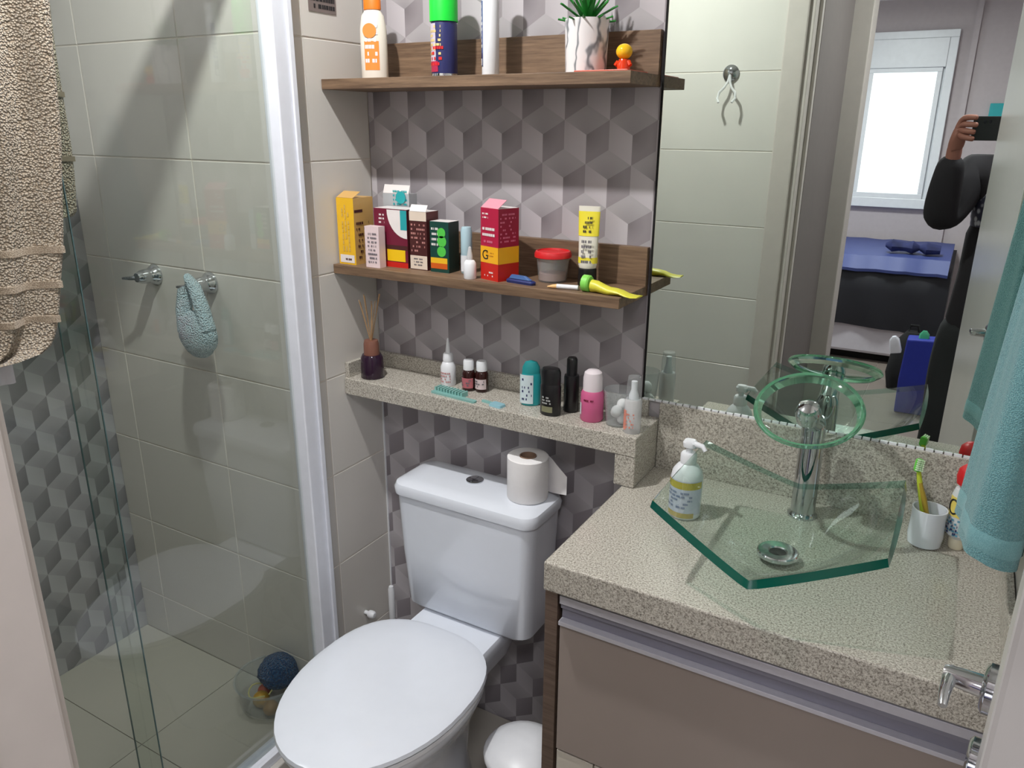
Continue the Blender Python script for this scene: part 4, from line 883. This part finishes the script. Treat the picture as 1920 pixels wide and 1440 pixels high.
# left hand: fingers curl over the back of the phone from its left edge
fL = [[(1.186 + .002 * i, -1.552 + .002 * i, 1.598 + .002 * i + dz), (1.196, -1.534, 1.603 + dz * 1.25), (1.214, -1.520 + .001 * i, 1.602 + dz * 1.35), (1.232 + .004 * (i == 1), -1.5135, 1.600 + dz * 1.4)] for i, dz in enumerate((.022, .006, -.010, -.025))]
arm(shL, elL, wrL, (1.184, -1.566, 1.570), fL, [(1.192, -1.578, 1.575), (1.205, -1.566, 1.585), (1.228, -1.546, 1.588)])
fR = [[(1.408, -1.552, 1.60 + dz), (1.398, -1.534, 1.604 + dz * 1.2), (1.384, -1.522, 1.602 + dz * 1.3), (1.368, -1.516, 1.60 + dz * 1.35)] for dz in (.022, .006, -.010, -.025)]
arm(shR, elR, wrR, (1.412, -1.566, 1.570), fR, [(1.402, -1.578, 1.575), (1.39, -1.566, 1.585), (1.368, -1.546, 1.588)])
def leg(sx_, kx, fx):
    a = vx((PX + .075 * sx_, PY, .86), .060, h0); m_ = vx((PX + .09 * sx_, PY, .70), .058, a); k = vx((kx, PY + .02, .50), .050, m_); c = vx((kx * .5 + fx * .5, PY - .01, .34), .046, k); an = vx((fx, PY, .125), .033, c); vx((fx, PY + .13, .085), (.038, .026), an)
leg(-1, 1.305, 1.285); leg(1, 1.56, 1.58)
body = skin_obj('body', V, Ed, Rd, skin_m, pe)
def lerp(a, b, t_): return tuple(a[i] * (1 - t_) + b[i] * t_ for i in range(3))
V, Ed, Rd = [], [], []
j0 = vx((PX, PY, 1.06), (.135, .10)); jc = vx(chest, (.155, .108), j0); jn = vx((PX, PY + .01, 1.43), (.095, .075), jc)
for sh_, el_, wr_ in ((shL, elL, wrL), (shR, elR, wrR)):
    a = vx(sh_, .078, jn); b = vx(lerp(sh_, el_, .5), .076, a); c = vx(el_, .064, b); d = vx(lerp(el_, wr_, .45), .060, c); e2 = vx(lerp(el_, wr_, 1.0), .042, d)
vx((PX, PY, .93), (.14, .105), j0)
skin_obj('jacket', V, Ed, Rd, jacket_m, pe)
V, Ed, Rd = [], [], []
t0_ = vx((PX, PY, 1.02), (.15, .115))
for sx_, kx, fx in ((-1, 1.305, 1.285), (1, 1.56, 1.58)):
    a = vx((PX + .085 * sx_, PY, .86), .112, t0_); m_ = vx((PX + .10 * sx_, PY, .70), .100, a); k = vx((kx, PY + .02, .50), .088, m_); c = vx((kx * .5 + fx * .5, PY - .005, .32), .080, k); vx((fx, PY, .14), .070, c)
skin_obj('trousers', V, Ed, Rd, trouser_m, pe)
t = NT('patterned_shirt'); v = t.coord(); vo = t.n('ShaderNodeTexVoronoi'); vo.inputs['Scale'].default_value = 45; t.l(v, vo.inputs['Vector'])
t.l(t.ramp(vo.outputs['Distance'], [(.25, lin((210, 208, 220))), (.5, lin((60, 60, 80)))]), t.b.inputs['Base Color'])
rs = [[(PX - .02 + a * cos(j * pi / 10), PY + .03 + b * sin(j * pi / 10), z) for j in range(20)] for z, a, b in ((1.27, .12, .112), (1.34, .128, .110), (1.42, .12, .095), (1.49, .07, .06))]
obj('jacket_hem', MB().rings([[(PX + a * cos(j * pi / 12), PY + .02 + b * sin(j * pi / 12), z) for j in range(24)] for z, a, b in ((.90, .155, .12), (.93, .163, .125), (1.1, .150, .118), (1.24, .148, .12), (1.30, .13, .11))]), jacket_m, pe, smooth=True)
obj('shirt', MB().rings(rs), t.m, pe, smooth=True)
hair_m = plain('dark_hair', (30, 24, 22), .7, bump=.8, bs=300)
rs = []
for i in range(10):
    th_ = pi * .62 * i / 9
    rs.append([(PX - .015 + .090 * sin(th_) * cos(j * pi / 12), PY + .018 + .10 * sin(th_) * sin(j * pi / 12) * (.78 if j < 12 else 1), 1.66 + .125 * cos(th_)) for j in range(24)])
obj('hair', MB().rings(rs, caps=True), hair_m, pe, smooth=True)
hx, hy = PX - .015, PY + .115
obj('nose', MB().tube([(hx, hy - .004, 1.66), (hx, hy + .012, 1.635), (hx, hy, 1.622)], [.006, .011, .009], 8), skin_m, pe, smooth=True)
for sx_ in (-1, 1):
    ey_ = obj('eye', MB().lathe([(max(.0001, .010 * sin(pi * k / 8)), -.010 * cos(pi * k / 8)) for k in range(9)], 14, M=rot(0, 0, 0, (hx + .028 * sx_, hy - .008, 1.665))), white_m, pe, smooth=True)
    obj('pupil', MB().lathe([(.005, 0), (.0001, .002)], 10, M=rot(-90, 0, 0, (hx + .028 * sx_, hy + .0015, 1.665))), black_m, ey_)
    obj('ear', MB().lathe([(max(.0001, .014 * sin(pi * k / 8)), -.022 * cos(pi * k / 8)) for k in range(9)], 12, .4, 1, M=rot(0, 0, 0, (PX - .015 + .080 * sx_, PY + .035, 1.645))), skin_m, pe, smooth=True)
    fx = 1.285 if sx_ < 0 else 1.58
    obj('shoe', MB().rrect([(.052, fx - .042, fx + .042, PY - .06, PY + .17, .04), (.075, fx - .042, fx + .042, PY - .06, PY + .17, .04), (.11, fx - .038, fx + .038, PY - .055, PY + .12, .036), (.14, fx - .036, fx + .036, PY - .05, PY + .04, .034)]), black_m, pe, smooth=True)
obj('mouth', MB().tube([(hx - .02, hy - .006, 1.598), (hx, hy + .001, 1.596), (hx + .02, hy - .006, 1.598)], [.002, .004, .002], 6), C('lip', 150, 84, 80), pe, smooth=True)
ph = thing('phone', 'black phone held sideways by the person in the mirror', 'phone', (1.298, -1.526, 1.598))
obj('phone_body', MB().box(-.078, .078, -.004, .004, -.037, .037), black_m, ph, bevel=.003)
obj('phone_screen', B(-.074, .074, -.0048, -.004, -.033, .033), col('phone_glass', (12, 12, 16), .1), ph)
for k in range(2): obj('phone_lens', MB().lathe([(.005, 0), (.005, .0012), (.0001, .0013)], 14, M=rot(-90, 0, 0, (-.045 + .014 * k, .004, .020))), col('lens_glass', (24, 24, 30), .05), ph)
print('objects', len(bpy.data.objects))
